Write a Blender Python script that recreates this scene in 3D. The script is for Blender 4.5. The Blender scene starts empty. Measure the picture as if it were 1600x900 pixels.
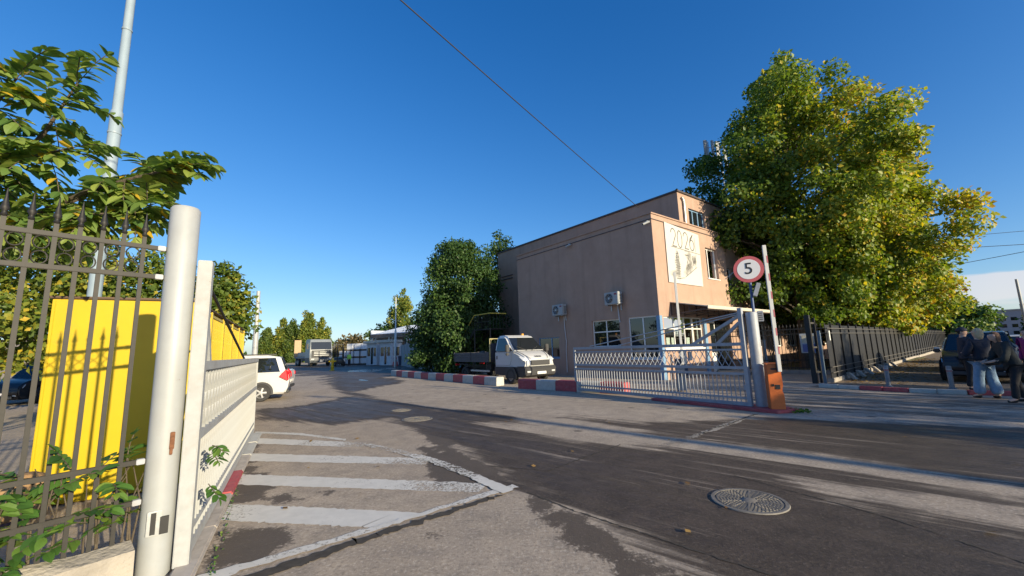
import bpy, bmesh, math, random
import numpy as np
from mathutils import Vector, Matrix, noise as mnoise
SC = bpy.context.scene
COL = SC.collection
rad = math.radians
# ------------------------------------------------------------------ camera
F_PX = 630.0
PITCH = math.atan(95 / 630.0); ROLL = math.atan(0.032)
def make_camera():
    F = Vector((0, math.cos(PITCH), math.sin(PITCH)))
    R0 = Vector((1, 0, 0)); U0 = Vector((0, -math.sin(PITCH), math.cos(PITCH)))
    R = math.cos(ROLL) * R0 - math.sin(ROLL) * U0
    U = math.sin(ROLL) * R0 + math.cos(ROLL) * U0
    cam = bpy.data.cameras.new('camera'); o = bpy.data.objects.new('camera', cam)
    m = Matrix.Identity(4)
    for i in range(3):
        m[i][0] = R[i]; m[i][1] = U[i]; m[i][2] = -F[i]
    m.translation = Vector((0, 0, 1.6))
    o.matrix_world = m
    cam.sensor_width = 36; cam.sensor_fit = 'HORIZONTAL'; cam.lens = F_PX / 1600 * 36
    cam.clip_start = 0.05; cam.clip_end = 4000
    COL.objects.link(o); SC.camera = o
make_camera()
# ------------------------------------------------------------------ light
SUN_AZ, SUN_EL = 133.5, 15.0          # azimuth clockwise from +Y
def make_light():
    w = bpy.data.worlds.new("World"); SC.world = w; w.use_nodes = True
    nt = w.node_tree; N = nt.nodes; L = nt.links
    bg = N['Background']
    sky = N.new('ShaderNodeTexSky'); sky.sky_type = 'NISHITA'; sky.sun_disc = False
    sky.sun_elevation = rad(SUN_EL); sky.sun_rotation = rad(SUN_AZ)
    sky.altitude = 100; sky.air_density = SKY_AIR; sky.dust_density = SKY_DUST; sky.ozone_density = SKY_OZONE
    hsv = N.new('ShaderNodeHueSaturation'); hsv.inputs['Saturation'].default_value = SKY_SAT
    hsv.inputs['Hue'].default_value = SKY_HUE
    # gentle overall roll-off of the bright horizon, the same in every direction
    dv = N.new('ShaderNodeVectorMath'); dv.operation = 'MULTIPLY_ADD'; L.new(sky.outputs[0], dv.inputs[0]); dv.inputs[1].default_value = (SKY_ROLL,) * 3; dv.inputs[2].default_value = (1, 1, 1)
    dq = N.new('ShaderNodeVectorMath'); dq.operation = 'DIVIDE'; L.new(sky.outputs[0], dq.inputs[0]); L.new(dv.outputs[0], dq.inputs[1])
    L.new(dq.outputs[0], hsv.inputs['Color'])
    # a thin bank of cloud low over the street on the right
    tc = N.new('ShaderNodeTexCoord'); sep = N.new('ShaderNodeSeparateXYZ'); L.new(tc.outputs['Generated'], sep.inputs[0])
    mp = N.new('ShaderNodeMapping'); mp.inputs['Scale'].default_value = (3, 3, 26); L.new(tc.outputs['Generated'], mp.inputs[0])
    nz = N.new('ShaderNodeTexNoise'); nz.inputs['Scale'].default_value = 1.6; nz.inputs['Detail'].default_value = 5; L.new(mp.outputs[0], nz.inputs['Vector'])
    def math_(op, a, b=None, c=None):
        n = N.new('ShaderNodeMath'); n.operation = op
        for i, v in enumerate((a, b, c)):
            if v is None: continue
            if isinstance(v, (int, float)): n.inputs[i].default_value = v
            else: L.new(v, n.inputs[i])
        return n.outputs[0]
    def ramp(v, a, b):
        n = N.new('ShaderNodeMapRange'); n.interpolation_type = 'SMOOTHSTEP'; L.new(v, n.inputs[0])
        n.inputs[1].default_value = a; n.inputs[2].default_value = b; return n.outputs[0]
    z = sep.outputs['Z']
    zz = math_('ADD', z, math_('MULTIPLY', math_('SUBTRACT', nz.outputs['Fac'], .5), .07))
    band = math_('MULTIPLY', ramp(zz, .035, .062), math_('SUBTRACT', 1, ramp(zz, .088, .096)))
    side = ramp(sep.outputs['X'], .62, .78)
    fac = math_('MULTIPLY', math_('MULTIPLY', band, side), .75)
    mix = N.new('ShaderNodeMix'); mix.data_type = 'RGBA'; L.new(fac, mix.inputs['Factor'])
    L.new(hsv.outputs[0], mix.inputs['A']); mix.inputs['B'].default_value = (*[c * CLOUD for c in (1.0, .97, 1.0)], 1)
    L.new(mix.outputs['Result'], bg.inputs['Color'])
    bg.inputs['Strength'].default_value = SKY_STR
    s = bpy.data.lights.new('sun', 'SUN'); s.energy = SUN_STR; s.angle = rad(0.5); s.color = SUN_COL
    so = bpy.data.objects.new('sun', s); COL.objects.link(so)
    d = Vector((math.sin(rad(SUN_AZ)) * math.cos(rad(SUN_EL)), math.cos(rad(SUN_AZ)) * math.cos(rad(SUN_EL)), math.sin(rad(SUN_EL))))
    so.rotation_euler = (-d).to_track_quat('-Z', 'Y').to_euler(); so.location = d * 60
SKY_AIR, SKY_DUST, SKY_OZONE, SKY_SAT, SKY_HUE, SKY_STR, CLOUD = 0.9, 0.8, 4.0, 1.27, 0.510, 0.128, 3.0
SKY_ROLL = 0.09
SUN_STR, SUN_COL = 3.7, (1.0, .85, .58)
make_light()
vs = SC.view_settings
vs.view_transform = 'Standard'; vs.look = 'None'; vs.gamma = 1; vs.exposure = 1.1; vs.use_curve_mapping = False
SC.cycles.max_bounces = 6; SC.cycles.transparent_max_bounces = 12
# ------------------------------------------------------------------ materials
MATS = {}
def _nd(nt, t, **k):
    n = nt.nodes.new(t)
    for a, b in k.items(): setattr(n, a, b)
    return n
def mat(name, col, rough=.6, metal=0.0, var=.12, scale=6, bump=.0, bscale=60, dirt=0.0, dcol=(.09, .075, .06), dscale=2.0, tint=None, spec=.5, coat=0):
    if name in MATS: return MATS[name]
    m = bpy.data.materials.new(name); m.use_nodes = True; nt = m.node_tree; L = nt.links
    p = nt.nodes['Principled BSDF']
    tc = _nd(nt, 'ShaderNodeTexCoord'); co = tc.outputs['Object']
    nz = _nd(nt, 'ShaderNodeTexNoise'); nz.inputs['Scale'].default_value = scale; nz.inputs['Detail'].default_value = 6; nz.inputs['Roughness'].default_value = .65
    L.new(co, nz.inputs['Vector'])
    mx = _nd(nt, 'ShaderNodeMix', data_type='RGBA')
    mr = _nd(nt, 'ShaderNodeMapRange'); L.new(nz.outputs['Fac'], mr.inputs[0]); mr.inputs[1].default_value = .3; mr.inputs[2].default_value = .7
    L.new(mr.outputs[0], mx.inputs['Factor'])
    mx.inputs['A'].default_value = (*[max(0, c * (1 - var)) for c in col], 1)
    mx.inputs['B'].default_value = (*[min(1, c * (1 + var)) for c in col], 1)
    out = mx.outputs['Result']
    if tint:                                  # per-piece variation between col and tint
        oi = _nd(nt, 'ShaderNodeObjectInfo'); m2 = _nd(nt, 'ShaderNodeMix', data_type='RGBA')
        L.new(oi.outputs['Random'], m2.inputs['Factor']); L.new(out, m2.inputs['A']); m2.inputs['B'].default_value = (*tint, 1)
        out = m2.outputs['Result']
    if dirt:
        n2 = _nd(nt, 'ShaderNodeTexNoise'); n2.inputs['Scale'].default_value = dscale; n2.inputs['Detail'].default_value = 8; n2.inputs['Roughness'].default_value = .7
        L.new(co, n2.inputs['Vector'])
        r2 = _nd(nt, 'ShaderNodeMapRange'); L.new(n2.outputs['Fac'], r2.inputs[0]); r2.inputs[1].default_value = .5; r2.inputs[2].default_value = .75; r2.inputs[4].default_value = dirt
        m3 = _nd(nt, 'ShaderNodeMix', data_type='RGBA'); L.new(r2.outputs[0], m3.inputs['Factor']); L.new(out, m3.inputs['A']); m3.inputs['B'].default_value = (*dcol, 1)
        out = m3.outputs['Result']
    L.new(out, p.inputs['Base Color'])
    p.inputs['Roughness'].default_value = rough; p.inputs['Metallic'].default_value = metal
    p.inputs['Specular IOR Level'].default_value = spec
    if coat: p.inputs['Coat Weight'].default_value = coat; p.inputs['Coat Roughness'].default_value = .06
    if bump:
        nb = _nd(nt, 'ShaderNodeTexNoise'); nb.inputs['Scale'].default_value = bscale; nb.inputs['Detail'].default_value = 4; L.new(co, nb.inputs['Vector'])
        bp = _nd(nt, 'ShaderNodeBump'); bp.inputs['Strength'].default_value = bump; bp.inputs['Distance'].default_value = .02
        L.new(nb.outputs['Fac'], bp.inputs['Height']); L.new(bp.outputs[0], p.inputs['Normal'])
    MATS[name] = m
    return m
def add_streaks(m, amt=.55, dark=.7):
    """rain streaks and plaster patches on a rendered wall, as dirt of its own colour"""
    nt = m.node_tree; L = nt.links; p = nt.nodes['Principled BSDF']; src = p.inputs['Base Color'].links[0].from_socket
    tc = _nd(nt, 'ShaderNodeTexCoord'); fac = None
    for sc, lo, hi, k in (((2.6, 2.6, .16), .52, .74, amt), ((9, 9, .35), .55, .78, amt * .6), ((.45, .45, .6), .50, .54, amt * .28)):
        mp = _nd(nt, 'ShaderNodeMapping'); mp.inputs['Scale'].default_value = sc; L.new(tc.outputs['Object'], mp.inputs['Vector'])
        n = _nd(nt, 'ShaderNodeTexNoise'); n.inputs['Scale'].default_value = 1; n.inputs['Detail'].default_value = 5; L.new(mp.outputs[0], n.inputs['Vector'])
        r = _nd(nt, 'ShaderNodeMapRange'); L.new(n.outputs['Fac'], r.inputs[0]); r.inputs[1].default_value = lo; r.inputs[2].default_value = hi; r.inputs[4].default_value = k
        if fac is None: fac = r.outputs[0]
        else:
            a = _nd(nt, 'ShaderNodeMath', operation='MAXIMUM'); L.new(fac, a.inputs[0]); L.new(r.outputs[0], a.inputs[1]); fac = a.outputs[0]
    mu = _nd(nt, 'ShaderNodeMix', data_type='RGBA'); mu.blend_type = 'MULTIPLY'; L.new(fac, mu.inputs['Factor']); L.new(src, mu.inputs['A']); mu.inputs['B'].default_value = (dark, dark * .97, dark * .95, 1)
    L.new(mu.outputs['Result'], p.inputs['Base Color'])
def add_chips(m, amt=.8, scale=5.0, thr=.66, col=(.13, .06, .03)):
    """chipped paint showing rust"""
    nt = m.node_tree; L = nt.links; p = nt.nodes['Principled BSDF']; src = p.inputs['Base Color'].links[0].from_socket
    tc = _nd(nt, 'ShaderNodeTexCoord'); n = _nd(nt, 'ShaderNodeTexNoise'); n.inputs['Scale'].default_value = scale; n.inputs['Detail'].default_value = 9; n.inputs['Roughness'].default_value = .72
    L.new(tc.outputs['Object'], n.inputs['Vector']); r = _nd(nt, 'ShaderNodeMapRange'); L.new(n.outputs['Fac'], r.inputs[0])
    r.inputs[1].default_value = thr; r.inputs[2].default_value = thr + .03; r.inputs[4].default_value = amt
    mx = _nd(nt, 'ShaderNodeMix', data_type='RGBA'); L.new(r.outputs[0], mx.inputs['Factor']); L.new(src, mx.inputs['A']); mx.inputs['B'].default_value = (*col, 1); L.new(mx.outputs['Result'], p.inputs['Base Color'])
def leaf_mat(name, cols, trans=.35, rough=.5):
    """leaf colour picked per leaf from the 'tint' attribute"""
    m = bpy.data.materials.new(name); m.use_nodes = True; nt = m.node_tree; L = nt.links
    for n in list(nt.nodes): nt.nodes.remove(n)
    out = _nd(nt, 'ShaderNodeOutputMaterial')
    at = _nd(nt, 'ShaderNodeAttribute'); at.attribute_name = 'tint'
    cr = _nd(nt, 'ShaderNodeValToRGB'); L.new(at.outputs['Fac'], cr.inputs[0])
    el = cr.color_ramp.elements
    for i, (pos, c) in enumerate(cols):
        e = el[i] if i < 2 else el.new(pos)
        e.position = pos; e.color = (*c, 1)
    p = _nd(nt, 'ShaderNodeBsdfPrincipled'); L.new(cr.outputs[0], p.inputs['Base Color']); p.inputs['Roughness'].default_value = rough
    p.inputs['Specular IOR Level'].default_value = .35
    t = _nd(nt, 'ShaderNodeBsdfTranslucent')
    g = _nd(nt, 'ShaderNodeMix', data_type='RGBA'); g.blend_type = 'MULTIPLY'; g.inputs['Factor'].default_value = 1
    L.new(cr.outputs[0], g.inputs['A']); g.inputs['B'].default_value = (1.6, 1.7, .7, 1); L.new(g.outputs['Result'], t.inputs['Color'])
    mx = _nd(nt, 'ShaderNodeMixShader'); mx.inputs[0].default_value = trans
    L.new(p.outputs[0], mx.inputs[1]); L.new(t.outputs[0], mx.inputs[2]); L.new(mx.outputs[0], out.inputs[0])
    MATS[name] = m
    return m
def glass_mat(name, tint=(.55, .62, .62), rough=.02, opaque=None):
    m = bpy.data.materials.new(name); m.use_nodes = True; nt = m.node_tree; L = nt.links
    for n in list(nt.nodes): nt.nodes.remove(n)
    out = _nd(nt, 'ShaderNodeOutputMaterial')
    if opaque: a = _nd(nt, 'ShaderNodeBsdfDiffuse'); a.inputs[0].default_value = (*opaque, 1)
    else: a = _nd(nt, 'ShaderNodeBsdfTransparent'); a.inputs[0].default_value = (*tint, 1)
    b = _nd(nt, 'ShaderNodeBsdfGlossy'); b.inputs['Roughness'].default_value = rough
    f = _nd(nt, 'ShaderNodeFresnel'); f.inputs[0].default_value = 1.9
    mx = _nd(nt, 'ShaderNodeMixShader'); L.new(f.outputs[0], mx.inputs[0]); L.new(a.outputs[0], mx.inputs[1]); L.new(b.outputs[0], mx.inputs[2]); L.new(mx.outputs[0], out.inputs[0])
    MATS[name] = m
    return m
# ------------------------------------------------------------------ mesh builder
def rot_az(az):
    """rotation about Z so that local +X points along compass azimuth az (degrees from +Y, clockwise)"""
    return rad(90 - az)
class B:
    def __init__(s): s.bm = bmesh.new()
    def face(s, pts):
        try: return s.bm.faces.new([s.bm.verts.new(Vector(p)) for p in pts])
        except ValueError: return None
    def box(s, c, d, M=None):
        x, y, z = (float(v) / 2 for v in d); c = Vector([float(q) for q in c])
        P = [Vector((i * x, j * y, k * z)) for i in (-1, 1) for j in (-1, 1) for k in (-1, 1)]
        if M is not None: P = [M @ p for p in P]
        v = [s.bm.verts.new(c + p) for p in P]
        for q in ((0, 1, 3, 2), (4, 6, 7, 5), (0, 4, 5, 1), (2, 3, 7, 6), (0, 2, 6, 4), (1, 5, 7, 3)): s.bm.faces.new([v[i] for i in q])
        return s
    def span(s, a, b):
        return s.box([(i + j) / 2 for i, j in zip(a, b)], [abs(i - j) for i, j in zip(a, b)])
    def bar(s, p, q, w, h, up=(0, 0, 1)):
        p, q = Vector([float(v) for v in p]), Vector([float(v) for v in q]); d = q - p; L = d.length
        if L < 1e-6: return s
        x = d / L; u = Vector(up)
        if abs(x.dot(u)) > .98: u = Vector((1, 0, 0)) if abs(x.x) < .9 else Vector((0, 1, 0))
        y = u.cross(x).normalized(); z = x.cross(y)
        return s.box((p + q) / 2, (L, w, h), Matrix((x, y, z)).transposed())
    def tube(s, pts, r, n=8, cap=True):
        pts = [Vector([float(v) for v in p]) for p in pts]; m = len(pts)
        rr = [float(r)] * m if isinstance(r, (int, float)) else [float(v) for v in r]
        rings = []; prev = None
        for i, p in enumerate(pts):
            d = (pts[min(i + 1, m - 1)] - pts[max(i - 1, 0)])
            d = d.normalized() if d.length > 0 else Vector((0, 0, 1))
            if prev is None:
                u = Vector((0, 0, 1)) if abs(d.z) < .9 else Vector((1, 0, 0))
            else: u = prev
            y = u.cross(d)
            if y.length < 1e-4: y = Vector((0, 1, 0)).cross(d)
            y.normalize(); x = d.cross(y).normalized(); prev = x
            rings.append([s.bm.verts.new(p + rr[i] * (math.cos(2 * math.pi * k / n) * x + math.sin(2 * math.pi * k / n) * y)) for k in range(n)])
        for a, b in zip(rings, rings[1:]):
            for k in range(n): s.bm.faces.new((a[k], a[(k + 1) % n], b[(k + 1) % n], b[k]))
        if cap: s.bm.faces.new(rings[0][::-1]); s.bm.faces.new(rings[-1])
        return s
    def lathe(s, prof, n=16, c=(0, 0, 0), axis='z'):
        c = Vector(c); rings = []
        def pt(r, h, a):
            u, v = r * math.cos(a), r * math.sin(a)
            return c + (Vector((u, v, h)) if axis == 'z' else Vector((u, h, v)) if axis == 'y' else Vector((h, u, v)))
        for r, h in prof:
            if r < 1e-5: rings.append([s.bm.verts.new(pt(0, h, 0))])
            else: rings.append([s.bm.verts.new(pt(r, h, 2 * math.pi * k / n)) for k in range(n)])
        for a, b in zip(rings, rings[1:]):
            for k in range(n):
                if len(a) == 1 and len(b) == 1: continue
                f = [a[0], b[k], b[(k + 1) % n]] if len(a) == 1 else [a[k], a[(k + 1) % n], b[0]] if len(b) == 1 else [a[k], a[(k + 1) % n], b[(k + 1) % n], b[k]]
                try: s.bm.faces.new(f)
                except ValueError: pass
        return s
    def prism(s, poly, ext):
        ext = Vector(ext); a = [s.bm.verts.new(p) for p in poly]; b = [s.bm.verts.new(Vector(p) + ext) for p in poly]
        n = len(a)
        s.bm.faces.new(a); s.bm.faces.new(b[::-1])
        for i in range(n): s.bm.faces.new((a[i], b[i], b[(i + 1) % n], a[(i + 1) % n]))
        return s
    def hull(s, prof):
        """prof: (x, z, half width); closed side outline mirrored in y"""
        a = [s.bm.verts.new((x, -w, z)) for x, z, w in prof]; b = [s.bm.verts.new((x, w, z)) for x, z, w in prof]
        n = len(a); s.bm.faces.new(a); s.bm.faces.new(b[::-1])
        for i in range(n): s.bm.faces.new((a[i], b[i], b[(i + 1) % n], a[(i + 1) % n]))
        return s
    def mesh(s, name, m=None, smooth=None, bevel=0, seg=2):
        bm = s.bm
        bmesh.ops.recalc_face_normals(bm, faces=bm.faces)
        if bevel:
            ed = [e for e in bm.edges if len(e.link_faces) == 2 and e.calc_face_angle(0) > .35]
            bmesh.ops.bevel(bm, geom=ed, offset=bevel, segments=seg, affect='EDGES', clamp_overlap=True)
        me = bpy.data.meshes.new(name); bm.to_mesh(me); bm.free()
        if smooth:
            me.polygons.foreach_set('use_smooth', [True] * len(me.polygons)); me.set_sharp_from_angle(angle=rad(smooth))
        if m: me.materials.append(m)
        return me
    def build(s, name, m, parent=None, smooth=None, bevel=0, seg=2, loc=None, rotz=0):
        return obj(name, s.mesh(name, m, smooth, bevel, seg), parent, loc, rotz)
def obj(name, me, parent=None, loc=None, rotz=0):
    o = bpy.data.objects.new(name, me); COL.objects.link(o)
    if parent: o.parent = parent
    if loc is not None: o.location = loc
    if rotz: o.rotation_euler = (0, 0, rotz)
    return o
def tag(o, label=None, cat=None, group=None, kind=None):
    for k, v in (('label', label), ('category', cat), ('group', group), ('kind', kind)):
        if v: o[k] = v
    return o
def thing(name, label, cat, loc=(0, 0, 0), rotz=0, group=None):
    o = bpy.data.objects.new(name, None); COL.objects.link(o); o.empty_display_size = .2
    o.location = loc; o.rotation_euler = (0, 0, rotz)
    return tag(o, label, cat, group)
def struct(b, name, m, **k): return tag(b.build(name, m, **k), kind='structure')
CHILD = {}
def dup(root, loc=None, rotz=None, label=None, parent=None):
    """a copy of a thing with copies of its parts and sub-parts"""
    c = root.copy(); COL.objects.link(c)
    if parent is not None: c.parent = parent
    if loc is not None: c.location = loc
    if rotz is not None: c.rotation_euler = (0, 0, rotz)
    if label: c['label'] = label
    for ch in [o for o in SC.objects if o.parent == root]: dup(ch, parent=c)
    return c
def clone(o, name=None, loc=None, rot=None, parent=None):
    """a further piece sharing its mesh"""
    c = bpy.data.objects.new(name or o.name.split('.')[0], o.data); COL.objects.link(c)
    c.parent = parent if parent is not None else o.parent
    c.location = loc if loc is not None else o.location
    if rot is not None: c.rotation_euler = rot
    else: c.rotation_euler = o.rotation_euler
    return c
def text_mesh(txt, size, depth=.004):
    cu = bpy.data.curves.new('lettering', 'FONT'); cu.body = txt; cu.size = size; cu.extrude = depth; cu.align_x = 'CENTER'; cu.align_y = 'CENTER'
    o = bpy.data.objects.new('lettering', cu); COL.objects.link(o)
    me = bpy.data.meshes.new_from_object(o.evaluated_get(bpy.context.evaluated_depsgraph_get()))
    bpy.data.objects.remove(o); bpy.data.curves.remove(cu)
    me.name = 'lettering'; me.materials.clear()
    return me
def flat_numeral(parent, txt, size, m, M):
    me = text_mesh(txt, size); me.transform(M); me.materials.append(m)
    return obj('lettering', me, parent)
# palette
M_arm = mat('bright_white_arm', (.62, .62, .60), .4, var=.04)
M_white = mat('white_paint', (.33, .35, .365), .45, var=.06, scale=5, dirt=.2, dcol=(.32, .27, .22), dscale=3)
M_gateleft = mat('chalky_gate_paint', (.36, .375, .385), .6, var=.10, scale=9, dirt=.45, dcol=(.30, .24, .19), dscale=4)
M_gate = mat('weathered_gate_paint', (.33, .355, .40), .5, var=.10, scale=9, dirt=.45, dcol=(.30, .24, .19), dscale=4)
M_black = mat('black_iron', (.016, .015, .014), .6, var=.25, scale=20, dirt=.3, dcol=(.04, .033, .028), dscale=6)
M_dark = mat('dark_rubber', (.025, .025, .026), .75, var=.2)
M_steel = mat('galvanised_steel', (.42, .44, .46), .42, .7, var=.15, scale=14)
M_conc = mat('rough_concrete', (.34, .31, .27), .9, var=.25, scale=4, bump=.8, bscale=30, dirt=.5, dcol=(.16, .14, .11), dscale=2)
add_streaks(M_white, .25, .8); add_streaks(M_gateleft, .35, .7); add_streaks(M_gate, .3, .72)
add_chips(M_white, .8, 6, .66); add_chips(M_gateleft, .8, 7, .66); add_chips(M_gate, .7, 7, .68)
M_yellow = mat('yellow_enamel', (.50, .355, .006), .4, var=.05, scale=2, dirt=.12, dcol=(.5, .34, .03), dscale=5)
add_chips(M_yellow, .6, 4, .70); add_chips(M_yellow, .35, 1.5, .60, (.42, .30, .03))
M_red = mat('faded_red_paint', (.38, .07, .08), .7, var=.18, scale=10, dirt=.5, dcol=(.30, .22, .20), dscale=9)
M_wpaint = mat('chalky_white_paint', (.46, .46, .43), .75, var=.1, scale=9, dirt=.5, dcol=(.28, .25, .22), dscale=7)
M_bark = mat('bark', (.085, .068, .05), .9, var=.4, scale=8, bump=1, bscale=25)
M_bluepaint = mat('pale_blue_paint', (.24, .31, .375), .5, var=.06, scale=3, dirt=.15, dcol=(.25, .3, .33))
M_carwhite = mat('white_car_paint', (.55, .56, .57), .3, var=.02, scale=3, coat=.6)
M_carblack = mat('black_car_paint', (.012, .013, .016), .4, var=.1, coat=.25)
M_carsilver = mat('silver_car_paint', (.55, .57, .60), .3, .2, var=.03, coat=.6)
M_plastic = mat('dark_trim_plastic', (.035, .036, .04), .6, var=.1)
M_glassdark = glass_mat('tinted_glass', opaque=(.012, .015, .018))
M_glassclear = glass_mat('window_glass', (.62, .68, .68))
M_lamp = mat('headlamp_lens', (.75, .78, .8), .12, .3, var=.05)
M_tail = mat('tail_lamp_red', (.62, .02, .03), .2, var=.05)
M_alloy = mat('wheel_alloy', (.55, .56, .58), .35, .6, var=.05)
M_navy = mat('navy_enamel', (.03, .05, .10), .45, var=.1)
# ================================================================== GROUND
def poly_sd(P, X, Y):
    """signed distance of points to a polygon, positive inside"""
    P = np.array(P, float); n = len(P); best = np.full(X.shape, 1e9); ins = np.zeros(X.shape, bool)
    for i in range(n):
        a, b = P[i], P[(i + 1) % n]; d = b - a; t = np.clip(((X - a[0]) * d[0] + (Y - a[1]) * d[1]) / max(d @ d, 1e-9), 0, 1)
        best = np.minimum(best, np.hypot(X - a[0] - t * d[0], Y - a[1] - t * d[1]))
        c = ((a[1] > Y) != (b[1] > Y)); xx = a[0] + (Y - a[1]) * d[0] / (d[1] if abs(d[1]) > 1e-9 else 1e-9); ins ^= c & (X < xx)
    return np.where(ins, best, -best)
WETP = [
 [(-16.2, 34.2), (-9.0, 28.5), (-5.7, 22.3), (-6.4, 20.2), (-6.7, 17.6), (-4.3, 14.2), (-1.9, 11.5), (.4, 11.), (2.6, 8.7), (5.3, 8.85), (8.6, 7.2), (14, 3.5), (14, -4), (2.5, 1.2), (1.27, 3.08), (.97, 3.55), (.57, 4.32), (.14, 4.71), (-.42, 5.71), (-1.46, 7.55), (-3.23, 10.2), (-4.18, 9.53), (-6.77, 10.86), (-8., 12.8), (-6.87, 13.69), (-6.45, 15.72), (-11.1, 24.)],
 [(-2.89, 4.06), (-2.22, 4.15), (-1.97, 3.75), (-2.02, 3.52), (-2.32, 3.29), (-2.49, 3.42)],
 [(-3.92, 5.93), (-3.5, 5.97), (-3.0, 5.34), (-2.9, 4.79), (-3.23, 4.72)],
 [(-5.29, 8.09), (-4.92, 8.04), (-3.64, 5.9), (-3.77, 5.78)],
 [(-1.82, 7.6), (-.42, 5.71), (-.15, 4.94), (-1.05, 5.2)],
 [(.2, 4.6), (.62, 4.2), (.92, 3.4), (1.0, 3.0), (.70, 3.0), (.6, 3.37), (.4, 3.7)],
 [(-60, 80), (-9.4, 58), (-.9, 23.5), (-8.0, 28.), (-12.8, 28.9), (-20.7, 36.5)]]
PATCH = [WETP[i] for i in (1, 2, 3, 4, 5)] + [
 [(.15, 4.2), (.38, 4.26), (.75, 3.56), (.85, 3.14), (.6, 3.26), (.34, 3.7)], [(0, 4.7), (.25, 4.74), (.43, 4.4), (.15, 4.3)], [(-2.2, 10.0), (-1.25, 9.3), (-.85, 7.4), (-1.3, 6.95), (-2.1, 8.7)], [(-1.3, 7.4), (-.05, 5.45), (-.03, 4.95), (-.48, 5.05), (-1.3, 6.6)], [(-1.37, 3.33), (-1.29, 3.37), (-1.2, 3.27), (-1.28, 3.2)], [(-2.35, 5.05), (-2.25, 5.15), (-2.1, 5.0), (-2.2, 4.85)], [(-3.05, 4.95), (-2.7, 5.03), (-2.35, 4.78), (-2.65, 4.7)], [(-.95, 3.82), (-.75, 3.97), (-.62, 3.8), (-.82, 3.72)], [(.85, 3.5), (1.15, 3.15), (1.45, 2.85), (.85, 2.95)], [(-3.1, 5.5), (-2.9, 5.7), (-2.75, 5.55), (-2.9, 5.4)]]
WETP = [WETP[0], WETP[6]]
DRYP = [
 [(-.67, 9.32), (1.02, 7.3), (2.79, 6.32), (4.07, 5.23), (5.6, 3.2), (5.9, 3.5), (4.35, 5.88), (3.06, 6.92), (1.81, 8.32)],
 [(-.45, 11.18), (1.34, 9.36), (2.86, 6.94), (1.64, 7.11), (.18, 9.01)],
 [(-5.69, 22.27), (-.63, 16.28), (1.55, 10.75), (-.1, 10.07), (-2.04, 12.56), (-3.59, 16.)],
 [(3.2, 4.9), (4.6, 3.95), (4.24, 3.6), (3.2, 4.5)],
 [(-1.79, 13.57), (1.47, 10.24), (.77, 9.46), (-1.15, 11.33)],
 [(4.4, 10.6), (6.2, 9.8), (6.6, 12), (5.5, 15)]]
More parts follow.
